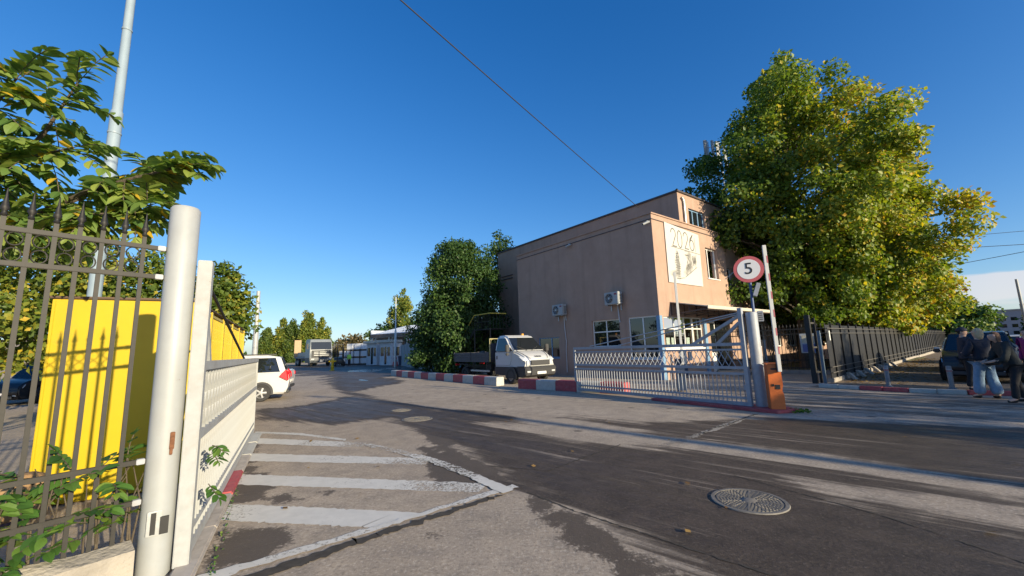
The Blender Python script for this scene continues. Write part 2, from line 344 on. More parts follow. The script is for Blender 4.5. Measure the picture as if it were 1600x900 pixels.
def asphalt_material():
    m = bpy.data.materials.new('asphalt'); m.use_nodes = True; nt = m.node_tree; L = nt.links; p = nt.nodes['Principled BSDF']
    tc = _nd(nt, 'ShaderNodeTexCoord'); co = tc.outputs['Object']
    def noise(scale, det=5, rough=.6, vec=None):
        n = _nd(nt, 'ShaderNodeTexNoise'); n.inputs['Scale'].default_value = scale; n.inputs['Detail'].default_value = det; n.inputs['Roughness'].default_value = rough
        L.new(vec or co, n.inputs['Vector']); return n.outputs['Fac']
    def ma(op, a, b=None):
        n = _nd(nt, 'ShaderNodeMath', operation=op)
        for i, v in enumerate((a, b)):
            if v is None: continue
            if isinstance(v, (int, float)): n.inputs[i].default_value = v
            else: L.new(v, n.inputs[i])
        return n.outputs[0]
    def rng(v, a, b, c=0, d=1):
        n = _nd(nt, 'ShaderNodeMapRange', interpolation_type='SMOOTHSTEP'); L.new(v, n.inputs[0])
        for i, q in enumerate((a, b, c, d)): n.inputs[i + 1].default_value = q
        return n.outputs[0]
    def mixc(f, a, b):
        n = _nd(nt, 'ShaderNodeMix', data_type='RGBA'); L.new(f, n.inputs['Factor'])
        for k, v in (('A', a), ('B', b)):
            if isinstance(v, tuple): n.inputs[k].default_value = (*v, 1)
            else: L.new(v, n.inputs[k])
        return n.outputs['Result']
    # tyre-drag streaks follow the way in through the gate
    mp = _nd(nt, 'ShaderNodeMapping'); mp.inputs['Scale'].default_value = (.10, 2.4, 1)
    m0 = _nd(nt, 'ShaderNodeMapping'); m0.inputs['Rotation'].default_value = (0, 0, rad(43)); L.new(co, m0.inputs['Vector']); L.new(m0.outputs[0], mp.inputs['Vector'])
    wob = _nd(nt, 'ShaderNodeTexNoise'); wob.inputs['Scale'].default_value = .35; L.new(co, wob.inputs['Vector'])
    vm = _nd(nt, 'ShaderNodeVectorMath', operation='ADD'); vs_ = _nd(nt, 'ShaderNodeVectorMath', operation='SCALE'); vs_.inputs['Scale'].default_value = .5
    L.new(wob.outputs['Color'], vs_.inputs[0]); L.new(mp.outputs[0], vm.inputs[0]); L.new(vs_.outputs[0], vm.inputs[1])
    streak = noise(1.3, 6, .68, vm.outputs[0])
    m9 = _nd(nt, 'ShaderNodeVectorMath', operation='MULTIPLY'); L.new(vm.outputs[0], m9.inputs[0]); m9.inputs[1].default_value = (2.2, 4.5, 1); fine = noise(1.0, 6, .7, m9.outputs[0])
    wa = _nd(nt, 'ShaderNodeAttribute'); wa.attribute_name = 'wet'
    n_big = noise(.55, 6, .6); n_mid = noise(3.2, 8, .68); n_fin = noise(30, 5, .7); n_gr = noise(170, 3, .6)
    s = ma('ADD', wa.outputs['Fac'], ma('MULTIPLY', ma('SUBTRACT', streak, .5), 2.6))
    s = ma('ADD', s, ma('MULTIPLY', ma('SUBTRACT', fine, .5), 1.9))
    s = ma('ADD', s, ma('MULTIPLY', ma('SUBTRACT', n_mid, .5), .9))
    m8 = _nd(nt, 'ShaderNodeVectorMath', operation='MULTIPLY'); L.new(vm.outputs[0], m8.inputs[0]); m8.inputs[1].default_value = (2.4, 3.4, 1); thin = noise(1.0, 7, .66, m8.outputs[0])
    wet = ma('MULTIPLY', rng(s, -.22, .50), ma('SUBTRACT', 1, ma('MULTIPLY', ma('MULTIPLY', rng(thin, .53, .68), rng(noise(.42, 4, .6), .42, .58)), .8)))
    pa = _nd(nt, 'ShaderNodeAttribute'); pa.attribute_name = 'patch'
    s2 = ma('ADD', pa.outputs['Fac'], ma('ADD', ma('MULTIPLY', ma('SUBTRACT', n_mid, .5), 2.6), ma('MULTIPLY', ma('SUBTRACT', n_fin, .5), 1.2)))
    wet = ma('MAXIMUM', wet, ma('MULTIPLY', rng(s2, -.1, .3), .88))
    deep = rng(ma('ADD', s, ma('MULTIPLY', ma('SUBTRACT', n_big, .5), 1.5)), .55, 1.35)
    dry = mixc(rng(n_big, .3, .7), (.365, .297, .225), (.46, .38, .295))
    dry = mixc(rng(n_mid, .35, .75), dry, (.27, .228, .185))
    dry = mixc(rng(n_gr, .60, .74), dry, (.58, .52, .45))
    dry = mixc(rng(n_gr, .28, .42, 1, 0), dry, (.13, .11, .09))
    vo = _nd(nt, 'ShaderNodeTexVoronoi'); vo.inputs['Scale'].default_value = 1.15; L.new(co, vo.inputs['Vector'])
    spot = rng(ma('ADD', vo.outputs['Distance'], ma('MULTIPLY', ma('SUBTRACT', n_mid, .5), .35)), .05, .13, 1, 0)
    dry = mixc(ma('MULTIPLY', spot, .8), dry, (.07, .058, .048))
    dry = mixc(rng(n_fin, .52, .66, 0, .6), dry, (.17, .142, .112))
    dry = mixc(rng(n_fin, .34, .47, .55, 0), dry, (.62, .54, .44))
    wetc = mixc(rng(n_mid, .3, .7), (.054, .041, .030), (.090, .068, .050))
    wetc = mixc(rng(n_gr, .62, .76), wetc, (.13, .115, .10))
    wetc = mixc(rng(noise(9, 6, .75), .60, .72), wetc, (.11, .095, .08))
    wetc = mixc(rng(n_fin, .53, .68, 0, .6), wetc, (.17, .14, .112))
    wetc = mixc(rng(n_fin, .32, .46, .7, 0), wetc, (.022, .018, .015))
    L.new(mixc(wet, dry, wetc), p.inputs['Base Color'])
    r1 = _nd(nt, 'ShaderNodeMix', data_type='FLOAT'); L.new(wet, r1.inputs[0]); r1.inputs[2].default_value = .92; r1.inputs[3].default_value = .74
    r2 = _nd(nt, 'ShaderNodeMix', data_type='FLOAT'); L.new(deep, r2.inputs[0]); L.new(r1.outputs[0], r2.inputs[2]); r2.inputs[3].default_value = .55
    L.new(r2.outputs[0], p.inputs['Roughness']); p.inputs['Specular IOR Level'].default_value = .35
    bp = _nd(nt, 'ShaderNodeBump'); bp.inputs['Strength'].default_value = .5; bp.inputs['Distance'].default_value = .01
    L.new(ma('ADD', ma('MULTIPLY', n_gr, .6), ma('MULTIPLY', n_fin, 1.0)), bp.inputs['Height']); L.new(bp.outputs[0], p.inputs['Normal'])
    return m
M_asph = asphalt_material()
def make_ground():
    def axis(a, b, fine, far, step0=.12):
        v = list(np.arange(a, b + 1e-6, step0)); s = step0; x = b
        while x < far: s *= 1.22; x += s; v.append(x)
        s = step0; x = a
        while x > -far: s *= 1.22; x -= s; v.insert(0, x)
        return np.array(v)
    xs = axis(-7.0, 9.0, .1, 1800); ys = axis(1.0, 15.0, .1, 1800)
    X, Y = np.meshgrid(xs, ys); nx, ny = len(xs), len(ys)
    w = np.full(X.shape, -3.0)
    for p in WETP: w = np.maximum(w, poly_sd(p, X, Y))
    w = np.maximum(w, np.minimum(poly_sd([(6.2, 9.6), (9, 7.6), (14, 4), (16, 9), (12.2, 10.8), (10, 13.7), (6.6, 16)], X, Y), .03))  # half-wet tone that paints in the shade on the road at right
    for p in DRYP: w = np.minimum(w, -poly_sd(p, X, Y))
    pt = np.full(X.shape, -3.0)
    for p in PATCH: pt = np.maximum(pt, poly_sd(p, X, Y))
    pt = np.clip(pt / .22, -1.2, 1.2)
    w = np.clip(w / .45, -1.15, 1.15); w = np.where(np.hypot(X, Y) > 90, -.3, w)
    Zc = np.zeros(X.shape)
    me = bpy.data.meshes.new('ground')
    co = np.stack([X, Y, Zc], -1).reshape(-1, 3); me.vertices.add(len(co)); me.vertices.foreach_set('co', co.ravel())
    i, j = np.meshgrid(np.arange(nx - 1), np.arange(ny - 1)); a = (j * nx + i).ravel()
    q = np.stack([a, a + 1, a + 1 + nx, a + nx], -1); nf = len(q)
    me.loops.add(nf * 4); me.loops.foreach_set('vertex_index', q.ravel().astype(np.int32))
    me.polygons.add(nf); me.polygons.foreach_set('loop_start', np.arange(0, nf * 4, 4, dtype=np.int32)); me.update(calc_edges=True)
    at = me.attributes.new('wet', 'FLOAT', 'POINT'); at.data.foreach_set('value', w.ravel().astype(np.float32))  # damp ground, plus the shade toned into the right-hand road
    at = me.attributes.new('patch', 'FLOAT', 'POINT'); at.data.foreach_set('value', pt.ravel().astype(np.float32))
    me.materials.append(M_asph); tag(obj('ground', me), kind='structure')
make_ground()
def worn_paint(name, col, wear=.5):
    m = mat(name, col, .8, var=.08, scale=6); nt = m.node_tree; L = nt.links; p = nt.nodes['Principled BSDF']
    tc = _nd(nt, 'ShaderNodeTexCoord')
    a = _nd(nt, 'ShaderNodeTexNoise'); a.inputs['Scale'].default_value = 26; a.inputs['Detail'].default_value = 8; a.inputs['Roughness'].default_value = .75; L.new(tc.outputs['Object'], a.inputs['Vector'])
    b = _nd(nt, 'ShaderNodeTexNoise'); b.inputs['Scale'].default_value = 1.1; b.inputs['Detail'].default_value = 4; L.new(tc.outputs['Object'], b.inputs['Vector'])
    at = _nd(nt, 'ShaderNodeAttribute'); at.attribute_name = 'worn'
    s1 = _nd(nt, 'ShaderNodeMath', operation='MULTIPLY_ADD'); L.new(b.outputs['Fac'], s1.inputs[0]); s1.inputs[1].default_value = .55; L.new(a.outputs['Fac'], s1.inputs[2])
    s2 = _nd(nt, 'ShaderNodeMath', operation='MULTIPLY_ADD'); L.new(at.outputs['Fac'], s2.inputs[0]); s2.inputs[1].default_value = .34; L.new(s1.outputs[0], s2.inputs[2])
    r = _nd(nt, 'ShaderNodeMapRange'); L.new(s2.outputs[0], r.inputs[0]); r.inputs[1].default_value = .93; r.inputs[2].default_value = 1.02
    t = _nd(nt, 'ShaderNodeBsdfTransparent'); mx = _nd(nt, 'ShaderNodeMixShader'); L.new(r.outputs[0], mx.inputs[0]); L.new(p.outputs[0], mx.inputs[1]); L.new(t.outputs[0], mx.inputs[2])
    L.new(mx.outputs[0], nt.nodes['Material Output'].inputs[0])
    return m
M_mark = worn_paint('worn_road_paint', (.60, .58, .53))
def ribbon(name, L0, L1, m, z=.004, n=60, rag=.02, worn=(0, 0), seed=0):
    """strip of paint between two edge polylines, subdivided with ragged edges"""
    def res(P):
        P = np.array(P, float); d = np.r_[0, np.cumsum(np.hypot(*np.diff(P, axis=0).T))]; t = np.linspace(0, d[-1], n)
        return np.stack([np.interp(t, d, P[:, k]) for k in (0, 1)], -1)
    a, b = res(L0), res(L1); r = np.random.RandomState(seed); a += r.normal(0, rag, a.shape) * .5; b += r.normal(0, rag, b.shape) * .5
    co = np.zeros((n * 2, 3)); co[0::2, :2] = a; co[1::2, :2] = b; co[:, 2] = z
    me = bpy.data.meshes.new(name); me.from_pydata(co.tolist(), [], [(2 * i, 2 * i + 2, 2 * i + 3, 2 * i + 1) for i in range(n - 1)])
    at = me.attributes.new('worn', 'FLOAT', 'POINT'); at.data.foreach_set('value', np.repeat(np.interp(np.linspace(0, 1, n), np.linspace(0, 1, len(worn)), worn), 2).astype(np.float32))
    me.materials.append(m)
    return tag(obj(name, me), kind='structure')
def line(pts, w):
    P = np.array(pts, float); d = np.gradient(P, axis=0); nn = np.stack([-d[:, 1], d[:, 0]], -1); nn /= np.linalg.norm(nn, axis=1)[:, None]
    ww = np.array(w if hasattr(w, '__len__') else [w] * len(P))[:, None] / 2
    return P + nn * ww, P - nn * ww
ribbon('road_marking', [(-3.22, 4.76), (-.95, 4.33)], [(-2.97, 4.30), (-1.26, 4.0)], M_mark, worn=(.35, .0, .1, .0), seed=1)
ribbon('road_marking', [(-3.84, 5.89), (-.39, 5.17)], [(-3.63, 5.44), (-.44, 4.86)], M_mark, worn=(.0, .0, .1, .35, .6), seed=2)
ribbon('road_marking', [(-4.56, 7.11), (-1.26, 6.39)], [(-4.31, 6.61), (-1.34, 6.07)], M_mark, worn=(.0, .1, .15, .7), seed=3)
ribbon('road_marking', [(-5.28, 8.39), (-2.72, 7.63)], [(-5.01, 7.89), (-2.67, 7.26)], M_mark, worn=(.0, .0, .2, .8), seed=4)
ribbon('road_marking', [(-5.67, 9.09), (-4.49, 8.73), (-3.23, 7.99)], [(-5.57, 8.9), (-4.39, 8.53), (-3.17, 7.83)], M_mark, worn=(.1, .3, .4), seed=5)
ribbon('road_marking', *line([(-2.62, 3.0), (-2.32, 3.23), (-2.03, 3.46), (-1.43, 3.92), (-.87, 4.37), (-.28, 4.85), (-.03, 5.04)], [.16, .16, .12, .1, .08, .12, .14]), M_mark, z=.008, worn=(.1, .3, .35, .3, .55), seed=6)
ribbon('road_marking', *line([(-.12, 4.84), (-.62, 5.53), (-1.24, 6.25), (-2.12, 7.04), (-3.14, 7.77)], .17), M_mark, z=.012, worn=(.2, .6, .65, .75, .9), seed=7)
M_crack = mat('dirt_filled_crack', (.05, .043, .036), .95, var=.4, scale=12)
M_seal = worn_paint('crumbled_seal', (.30, .27, .23))
ribbon('asphalt_seam', *line([(-2.2, 3.02), (-1.36, 3.78), (-.8, 4.26), (-.35, 4.63), (-.15, 4.78)], [.15, .11, .10, .08, .02]), M_crack, z=.006, rag=.035, seed=8)
ribbon('asphalt_seam', *line([(.10, 4.82), (.56, 4.24), (1.04, 3.76), (1.5, 3.27), (1.95, 2.85)], [.022, .018, .016, .018, .02]), M_crack, z=.004, rag=.012, seed=9)
ribbon('asphalt_seam', *line([(5.28, 9.2), (4.22, 8.31), (3.17, 7.39), (2.24, 6.68)], [.16, .14, .12, .1]), M_seal, z=.004, rag=.05, worn=(.3, .5, .4, .6), seed=10)
ribbon('asphalt_seam', *line([(5.28, 9.22), (4.72, 8.76), (4.22, 8.27), (3.7, 7.9), (3.17, 7.36)], [.05, .02, .03, .02, .015]), M_crack, z=.008, rag=.03, seed=11)
ribbon('asphalt_seam', *line([(2.6, 5.2), (3.3, 3.9), (3.6, 2.9)], .014), M_crack, z=.004, rag=.012, seed=12)
ribbon('asphalt_seam', *line([(-.4, 5.9), (.4, 5.6), (.8, 6.0), (1.7, 6.9)], .014), M_crack, z=.004, rag=.02, seed=13)
ribbon('asphalt_seam', *line([(-2.13, 2.8), (-1.83, 3.3), (-1.65, 3.42)], .012), M_crack, z=.005, rag=.01, seed=14)
M_puddle = mat('puddle_water', (.03, .03, .03), .2, var=.1)
def puddle(c, rx, ry, ang, seed):
    r = random.Random(seed); b = B(); n = 26; P = []
    for k in range(n):
        a = 2 * math.pi * k / n; q = 1 + .35 * mnoise.noise(Vector((math.cos(a) * 1.3, math.sin(a) * 1.3, seed)))
        x, y = rx * q * math.cos(a), ry * q * math.sin(a); P.append((c[0] + x * math.cos(ang) - y * math.sin(ang), c[1] + x * math.sin(ang) + y * math.cos(ang), .004))
    b.face(P); struct(b, 'puddle', M_puddle)
puddle((-14.2, 39), 3.0, 1.6, 2.0, 1); puddle((-12.0, 42), 2.2, 1.4, 1.9, 2); puddle((-9.2, 25), .9, .16, 2.2, 5)
# manhole covers
M_iron = mat('cast_iron', (.20, .185, .165), .7, .3, var=.2, scale=20, dirt=.5, dcol=(.07, .06, .05), dscale=8)
def manhole(loc, r, label, az=0):
    t = thing('manhole_cover', label, 'manhole cover', (*loc, 0), rad(az))
    b = B(); b.lathe([(r * .90, .002), (r * .90, .012), (r, .012), (r * 1.02, .003)], 48); b.build('frame', M_iron, t, smooth=40)
    b = B(); b.lathe([(0, .008), (r * .88, .008), (r * .88, .001)], 48); b.build('cover', M_iron, t)
    b = B(); b.lathe([(0, .014), (r * .20, .014), (r * .22, .009)], 24); b.build('hub', M_iron, t, smooth=40)
    b = B()
    for k, rr in enumerate(np.linspace(.30, .82, 7)):
        n = int(12 + rr * 46)
        for i in range(n):
            a = 2 * math.pi * (i + .5 * (k % 2)) / n
            b.box((rr * r * math.cos(a), rr * r * math.sin(a), .0105), (.045 * r, 2 * math.pi * rr * r / n * .6, .006), Matrix.Rotation(a, 3, 'Z'))
    for i in range(12):
        a = 2 * math.pi * i / 12; b.bar((r * .22 * math.cos(a), r * .22 * math.sin(a), .011), (r * .86 * math.cos(a), r * .86 * math.sin(a), .011), .012 * r / .33, .006)
    tag(b.build('tread_stud', M_iron, t), kind='stuff')
manhole((2.33, 4.37), .345, 'large round cast iron manhole cover with a ring tread on the wet road, right foreground')
manhole((-2.38, 10.04), .36, 'round iron manhole cover in the damp road beyond the painted hatching', 30)
manhole((-3.2, 11.6), .27, 'small dark drain cover farther in, just left of the other far manhole', 10)
# ---- painted kerbs
def kerb(label, pts, w, h, cols, name='painted_kerb', seg=None):
    t = thing(name, label, 'kerb', (pts[0][0], pts[0][1], 0))
    P = np.array(pts, float); d = np.r_[0, np.cumsum(np.hypot(*np.diff(P, axis=0).T))]; n = len(cols); cut = np.linspace(0, d[-1], n + 1)
    for k, mm in enumerate(cols):
        a, b_ = cut[k] + .004, cut[k + 1] - .004
        pa = np.array([np.interp(a, d, P[:, i]) for i in (0, 1)]) - P[0]; pb = np.array([np.interp(b_, d, P[:, i]) for i in (0, 1)]) - P[0]
        hh = h + random.Random(k).uniform(-.006, .006)
        b = B(); b.bar((*pa, hh / 2), (*pb, hh / 2), w, hh); b.build('kerb_stone', mm, t, bevel=.015)
    return t
kerb('long kerb right of the road painted white, pink and white in front of the bollards', [(10.2, 13.9), (10.87, 12.62), (11.47, 11.77), (12.12, 11.12), (12.97, 10.62), (15.1, 9.65)], .17, .12,
     [M_wpaint, M_wpaint, M_red, M_red, M_wpaint, M_wpaint, M_red, M_red, M_wpaint, M_wpaint, M_red, M_red])
M_kconc = mat('dusty_kerb', (.42, .38, .34), .9, var=.15, scale=9, dirt=.4)
kerb('low kerb along the foot of the left gate, dusty white with one red stretch', [(-2.42, 3.1), (-3.28, 4.72), (-5.38, 8.70)], .16, .05, [M_kconc, M_kconc, M_red, M_kconc, M_wpaint, M_wpaint])
def barrier_blocks(label, a, b_, cols, w=.42, h=.38):
    t = thing('concrete_barrier', label, 'barrier', (*a, 0)); a2 = np.array(a); d = np.array(b_) - a2; n = len(cols)
    for k, mm in enumerate(cols):
        p, q = d * (k / n) + .003 * d / np.linalg.norm(d), d * ((k + 1) / n) - .003 * d / np.linalg.norm(d)
        u = (q - p) / np.linalg.norm(q - p); v = np.array([-u[1], u[0]]); bb = B()
        sec = [(-w / 2, 0), (-w / 2 * .97, h * .9), (-w / 2 * .8, h), (w / 2 * .8, h), (w / 2 * .97, h * .9), (w / 2, 0)]
        bb.prism([(p[0] + v[0] * s, p[1] + v[1] * s, z) for s, z in sec], (*(q - p), 0)); bb.build('painted_section', mm, t, bevel=.012)
W_, R_ = M_wpaint, M_red
barrier_blocks('longer low red and white concrete barrier in front of the truck bed', (-8.5, 28.9), (-.65, 18.3), [W_, R_, W_, R_, W_, R_, W_, R_, W_, R_, W_, R_, W_])
barrier_blocks('shorter low red and white concrete barrier reaching behind the right gate', (.25, 16.9), (3.72, 13.75), [R_, W_, R_, W_, R_])
# island under the right gate post and boom
b = B(); b.prism([(3.9, 12.0, 0), (5.45, 9.55, 0), (5.75, 9.2, 0), (6.3, 9.3, 0), (6.35, 9.75, 0), (4.4, 12.3, 0)], (0, 0, .07))
struct(b, 'traffic_island', M_red, bevel=.015)
# ================================================================== ENTRANCE BUILDING
AS, AF = -37.75, 52.25
C0 = Vector((6.67, 18.37, 0))
uS = Vector((math.sin(rad(AS)), math.cos(rad(AS)), 0)); uF = Vector((math.sin(rad(AF)), math.cos(rad(AF)), 0)); uZ = Vector((0, 0, 1))
# local frame of the building: x along the front (to the right), y along the shaded side (away)
BR = math.atan2(uF.y, uF.x)
M_stucco = mat('salmon_stucco', (.392, .268, .208), .92, var=.07, scale=1.2, bump=.25, bscale=90, dirt=.40, dcol=(.29, .18, .132), dscale=.9)
add_streaks(M_stucco)
M_trim = mat('flashing_and_shadow_line', (.06, .05, .055), .6, var=.2)
M_frame = mat('white_upvc', (.72, .72, .71), .4, var=.04)
M_blue = mat('column_blue', (.17, .30, .47), .55, var=.08, scale=6, dirt=.3, dcol=(.2, .22, .25))
def wall_panel(b, org, ux, n, L, H, th, holes, z0=0):
    """wall with openings: outer face through org along ux, thickness th against normal n"""
    org, ux, n = Vector(org), Vector(ux), Vector(n)
    xs = sorted({0, L, *[h[0] for h in holes], *[h[1] for h in holes]}); zs = sorted({z0, H, *[h[2] for h in holes], *[h[3] for h in holes]})
    P = lambda x, z, k: org + ux * x + uZ * z - n * (th * k)
    solid = lambda x, z: not any(h[0] < x < h[1] and h[2] < z < h[3] for h in holes)
    nx, nz = len(xs) - 1, len(zs) - 1; S = [[solid((xs[i] + xs[i + 1]) / 2, (zs[j] + zs[j + 1]) / 2) for j in range(nz)] for i in range(nx)]
    for i in range(nx):
        for j in range(nz):
            if not S[i][j]: continue
            x0, x1, a, c = xs[i], xs[i + 1], zs[j], zs[j + 1]
            for k in (0, 1): b.face([P(x0, a, k), P(x1, a, k), P(x1, c, k), P(x0, c, k)])
            if i == 0 or not S[i - 1][j]: b.face([P(x0, a, 0), P(x0, c, 0), P(x0, c, 1), P(x0, a, 1)])
            if i == nx - 1 or not S[i + 1][j]: b.face([P(x1, a, 0), P(x1, c, 0), P(x1, c, 1), P(x1, a, 1)])
            if j == 0 or not S[i][j - 1]: b.face([P(x0, a, 0), P(x1, a, 0), P(x1, a, 1), P(x0, a, 1)])
            if j == nz - 1 or not S[i][j + 1]: b.face([P(x0, c, 0), P(x1, c, 0), P(x1, c, 1), P(x0, c, 1)])
def window(parent, org, ux, n, w, h, mull=(), trans=(), fr=.06, inset=.09, glass=None, sill=True, name='window', fm=None, panes_skip=()):
    """frame with mullions at fractions and one pane per light"""
    org, ux, n = Vector(org), Vector(ux).normalized(), Vector(n).normalized(); fm = fm or M_frame
    Q = lambda x, z, d: org + ux * x + uZ * z - n * (inset + d)
    b = B()
    def bx(x0, x1, z0, z1, d0, d1):
        pts = [Q(x, z, d) for x in (x0, x1) for z in (z0, z1) for d in (d0, d1)]
        v = [b.bm.verts.new(p) for p in pts]
        for q in ((0, 1, 3, 2), (4, 6, 7, 5), (0, 4, 5, 1), (2, 3, 7, 6), (0, 2, 6, 4), (1, 5, 7, 3)): b.bm.faces.new([v[i] for i in q])
    bx(0, fr, 0, h, 0, .06); bx(w - fr, w, 0, h, 0, .06); bx(fr, w - fr, 0, fr, 0, .06); bx(fr, w - fr, h - fr, h, 0, .06)
    xs = [0] + [m * w for m in mull] + [w]; zs = [0] + [m * h for m in trans] + [h]
    for x in xs[1:-1]: bx(x - fr / 2, x + fr / 2, fr, h - fr, .002, .058)
    for z in zs[1:-1]:
        for x0, x1 in zip(xs, xs[1:]): bx(x0 + fr / 2 + (fr / 2 if x0 == 0 else 0), x1 - fr / 2 - (fr / 2 if x1 == w else 0), z - fr / 2, z + fr / 2, .004, .056)
    f = b.build(name, fm, parent)
    if sill:
        b = B(); b2 = b
        pts = [Q(x, z, d) for x in (-.04, w + .04) for z in (-.05, 0) for d in (-inset - .05, .0)]
        v = [b.bm.verts.new(p) for p in pts]
        for q in ((0, 1, 3, 2), (4, 6, 7, 5), (0, 4, 5, 1), (2, 3, 7, 6), (0, 2, 6, 4), (1, 5, 7, 3)): b.bm.faces.new([v[i] for i in q])
        b.build('sill', fm, f)
    for i, (x0, x1) in enumerate(zip(xs, xs[1:])):
        for j, (z0, z1) in enumerate(zip(zs, zs[1:])):
            b = B(); b.face([Q(x0, z0, .03), Q(x1, z0, .03), Q(x1, z1, .03), Q(x0, z1, .03)]); b.build('pane', glass or M_glassdark, f)
    return f
X_, Y_ = Vector((1, 0, 0)), Vector((0, 1, 0))
def annex():
    t = thing('entrance_building', 'salmon pink two storey entrance building with the 2026 poster on its sunny front', 'building', C0, BR)
    H, LS, LF = 7.72, 10.25, 7.15
    b = B()
    # side wall (y axis), outer normal -x ; front wall (x axis), outer normal -y
    wall_panel(b, (0, LS, 0), (0, -1, 0), (-1, 0, 0), LS - .0, H, .3, [(LS - 4.05, LS - 2.25, 1.55, 2.92), (LS - 1.72, LS - .12, .95, 2.92), (LS - 8.4, LS - 6.6, 1.0, 2.2)])
    wall_panel(b, (.3, 0, 0), (1, 0, 0), (0, -1, 0), LF - .3, H, .3, [(4.88 - .3, 6.15 - .3, 5.02, 6.72), (.0, 3.75 - .3, 1.38, 2.86), (4.2, 6.5, .1, 2.8)])
    wall_panel(b, (LF, .3, 0), (0, 1, 0), (1, 0, 0), 3.0, H, .3, [])
    b.span((.3, .3, H - .35), (LF - .3, LS - .02, H - .2))
    b.span((.3, LS - .3, 0), (3.0, LS - .02, H - .4))
    b.build('wall', M_stucco, t)
    # coping, with its shadow line painted in as a dark strip below
    b = B(); b.span((-.05, -.05, H), (LF + .05, .28, H + .07)); b.span((-.05, .28, H), (.28, LS, H + .07)); b.build('coping', M_stucco, t, bevel=.008)
    b = B(); b.span((-.03, -.03, H - .27), (LF + .03, -.001, H - .235)); b.span((-.03, -.001, H - .27), (-.001, LS, H - .235)); b.build('coping_shadow_line', M_trim, t)
    # corner column, second column
    b = B(); b.span((-.012, -.012, 0), (.20, .18, 2.9)); b.build('corner_column', M_blue, t, bevel=.01)
    b = B(); b.span((3.78, -.10, 0), (4.02, .1, 2.86)); b.build('column', M_blue, t, bevel=.01)
    # side windows
    window(t, (0, 4.05, 1.55), (0, -1, 0), (-1, 0, 0), 1.8, 1.37, (.5,), (.56,), .055, .10)
    window(t, (0, 1.72, .95), (0, -1, 0), (-1, 0, 0), 1.6, 1.97, (.5,), (), .06, .05)
    window(t, (0, 8.4, 1.0), (0, -1, 0), (-1, 0, 0), 1.8, 1.2, (.62,), (), .06, .06, fm=M_blue)
    # front: upstairs window and the glazed porter's lodge
    window(t, (4.88, 0, 5.02), X_, (0, -1, 0), 1.27, 1.7, (.36,), (), .07, .14)
    window(t, (.3, 0, 1.38), X_, (0, -1, 0), 2.55, 1.48, (.36, .72), (.62,), .05, .06, glass=M_glassclear)
    window(t, (2.86, 0, 1.38), X_, (0, -1, 0), .88, 1.48, (), (.62,), .06, .05, glass=M_glassclear, sill=False)
    # room behind the glazing
    b = B(); b.span((.35, 3.2, .02), (4.2, 3.25, 2.9)); b.span((.35, .4, .02), (4.2, 3.2, .05)); b.span((.35, .4, 2.95), (4.2, 3.2, 3.0)); b.build('room', mat('dim_room', (.20, .18, .15), .9), t)
    M_paper = mat('paper_notice', (.78, .80, .76), .8, var=.03)
    for x, z, w, h in ((.55, 1.55, .30, .34), (.98, 1.53, .34, .36), (1.55, 1.52, .3, .3), (2.3, 1.5, .3, .38)):
        b = B(); b.span((x, .11, z), (x + w, .116, z + h)); b.build('notice', M_paper, t)
    # lower part of front: white ledge, pale panels, blue door
    b = B(); b.span((.2, -.06, 1.30), (3.76, -.002, 1.375)); b.build('ledge', M_frame, t, bevel=.006)
    b = B(); b.span((1.35, -.03, .1), (1.95, -.002, 1.25)); b.span((2.1, -.05, .78), (2.4, -.002, 1.2)); b.build('shutter', M_navy, t, bevel=.006)
    d = B(); d.span((4.25, .10, .1), (5.25, .16, 2.75)); d = d.build('door', M_frame, t, bevel=.008)
    b = B(); b.span((4.37, .085, 1.1), (5.13, .098, 2.6)); b.build('pane', M_glassdark, d)
    b = B(); b.box((5.15, .06, 1.1), (.03, .05, .2)); b.build('handle', M_steel, d)
    b = B(); b.span((5.4, .12, .1), (6.75, .16, 2.75)); b.build('entry_panel', M_glassdark, t)
    # steps
    b = B(); b.span((3.4, -1.6, 0), (7.2, 0, .11)); b.build('step', M_conc, t, bevel=.01)
    # canopy sloping down from the wall on brackets
    M_can = mat('canopy_sheet', (.50, .44, .36), .7, var=.1, dirt=.3)
    M_brown = mat('bracket_brown', (.07, .05, .045), .6, var=.2)
    c = B(); z1, z0, out = 3.52, 3.16, 1.75
    c.prism([(.95, -.002, z1), (.95, -out, z0), (.95, -out, z0 + .04), (.95, -.002, z1 + .04)], (7.0, 0, 0)); c = c.build('canopy', M_can, t)
    b = B(); b.span((.93, -out - .05, z0 - .09), (7.97, -out - .002, z0 + .06)); b.build('gutter', mat('gutter_cream', (.55, .50, .42), .5, var=.06), c, bevel=.01)
    for x in np.linspace(1.0, 7.9, 7):
        b = B(); b.bar((x, -.02, z0 - .2), (x, -out + .05, z0 - .08), .04, .05); b.bar((x, -.02, z1 - .05), (x, -.02, z0 - .25), .04, .04); b.bar((x, -.9, z0 - .14), (x, -.9, z0 + .14), .03, .03); b.build('bracket', M_brown, c)
    b = B(); b.bar((1, -.9, z0 - .17), (7.9, -.9, z0 - .17), .035, .035); b.bar((1, -out + .06, z0 - .11), (7.9, -out + .06, z0 - .11), .035, .035); b.build('purlin', M_brown, c)
    # small ledges and the slit near the far end of the side
    return t
annex_ = annex()
def on_annex(p): return C0 + uF * p[0] + uS * p[1] + uZ * p[2]
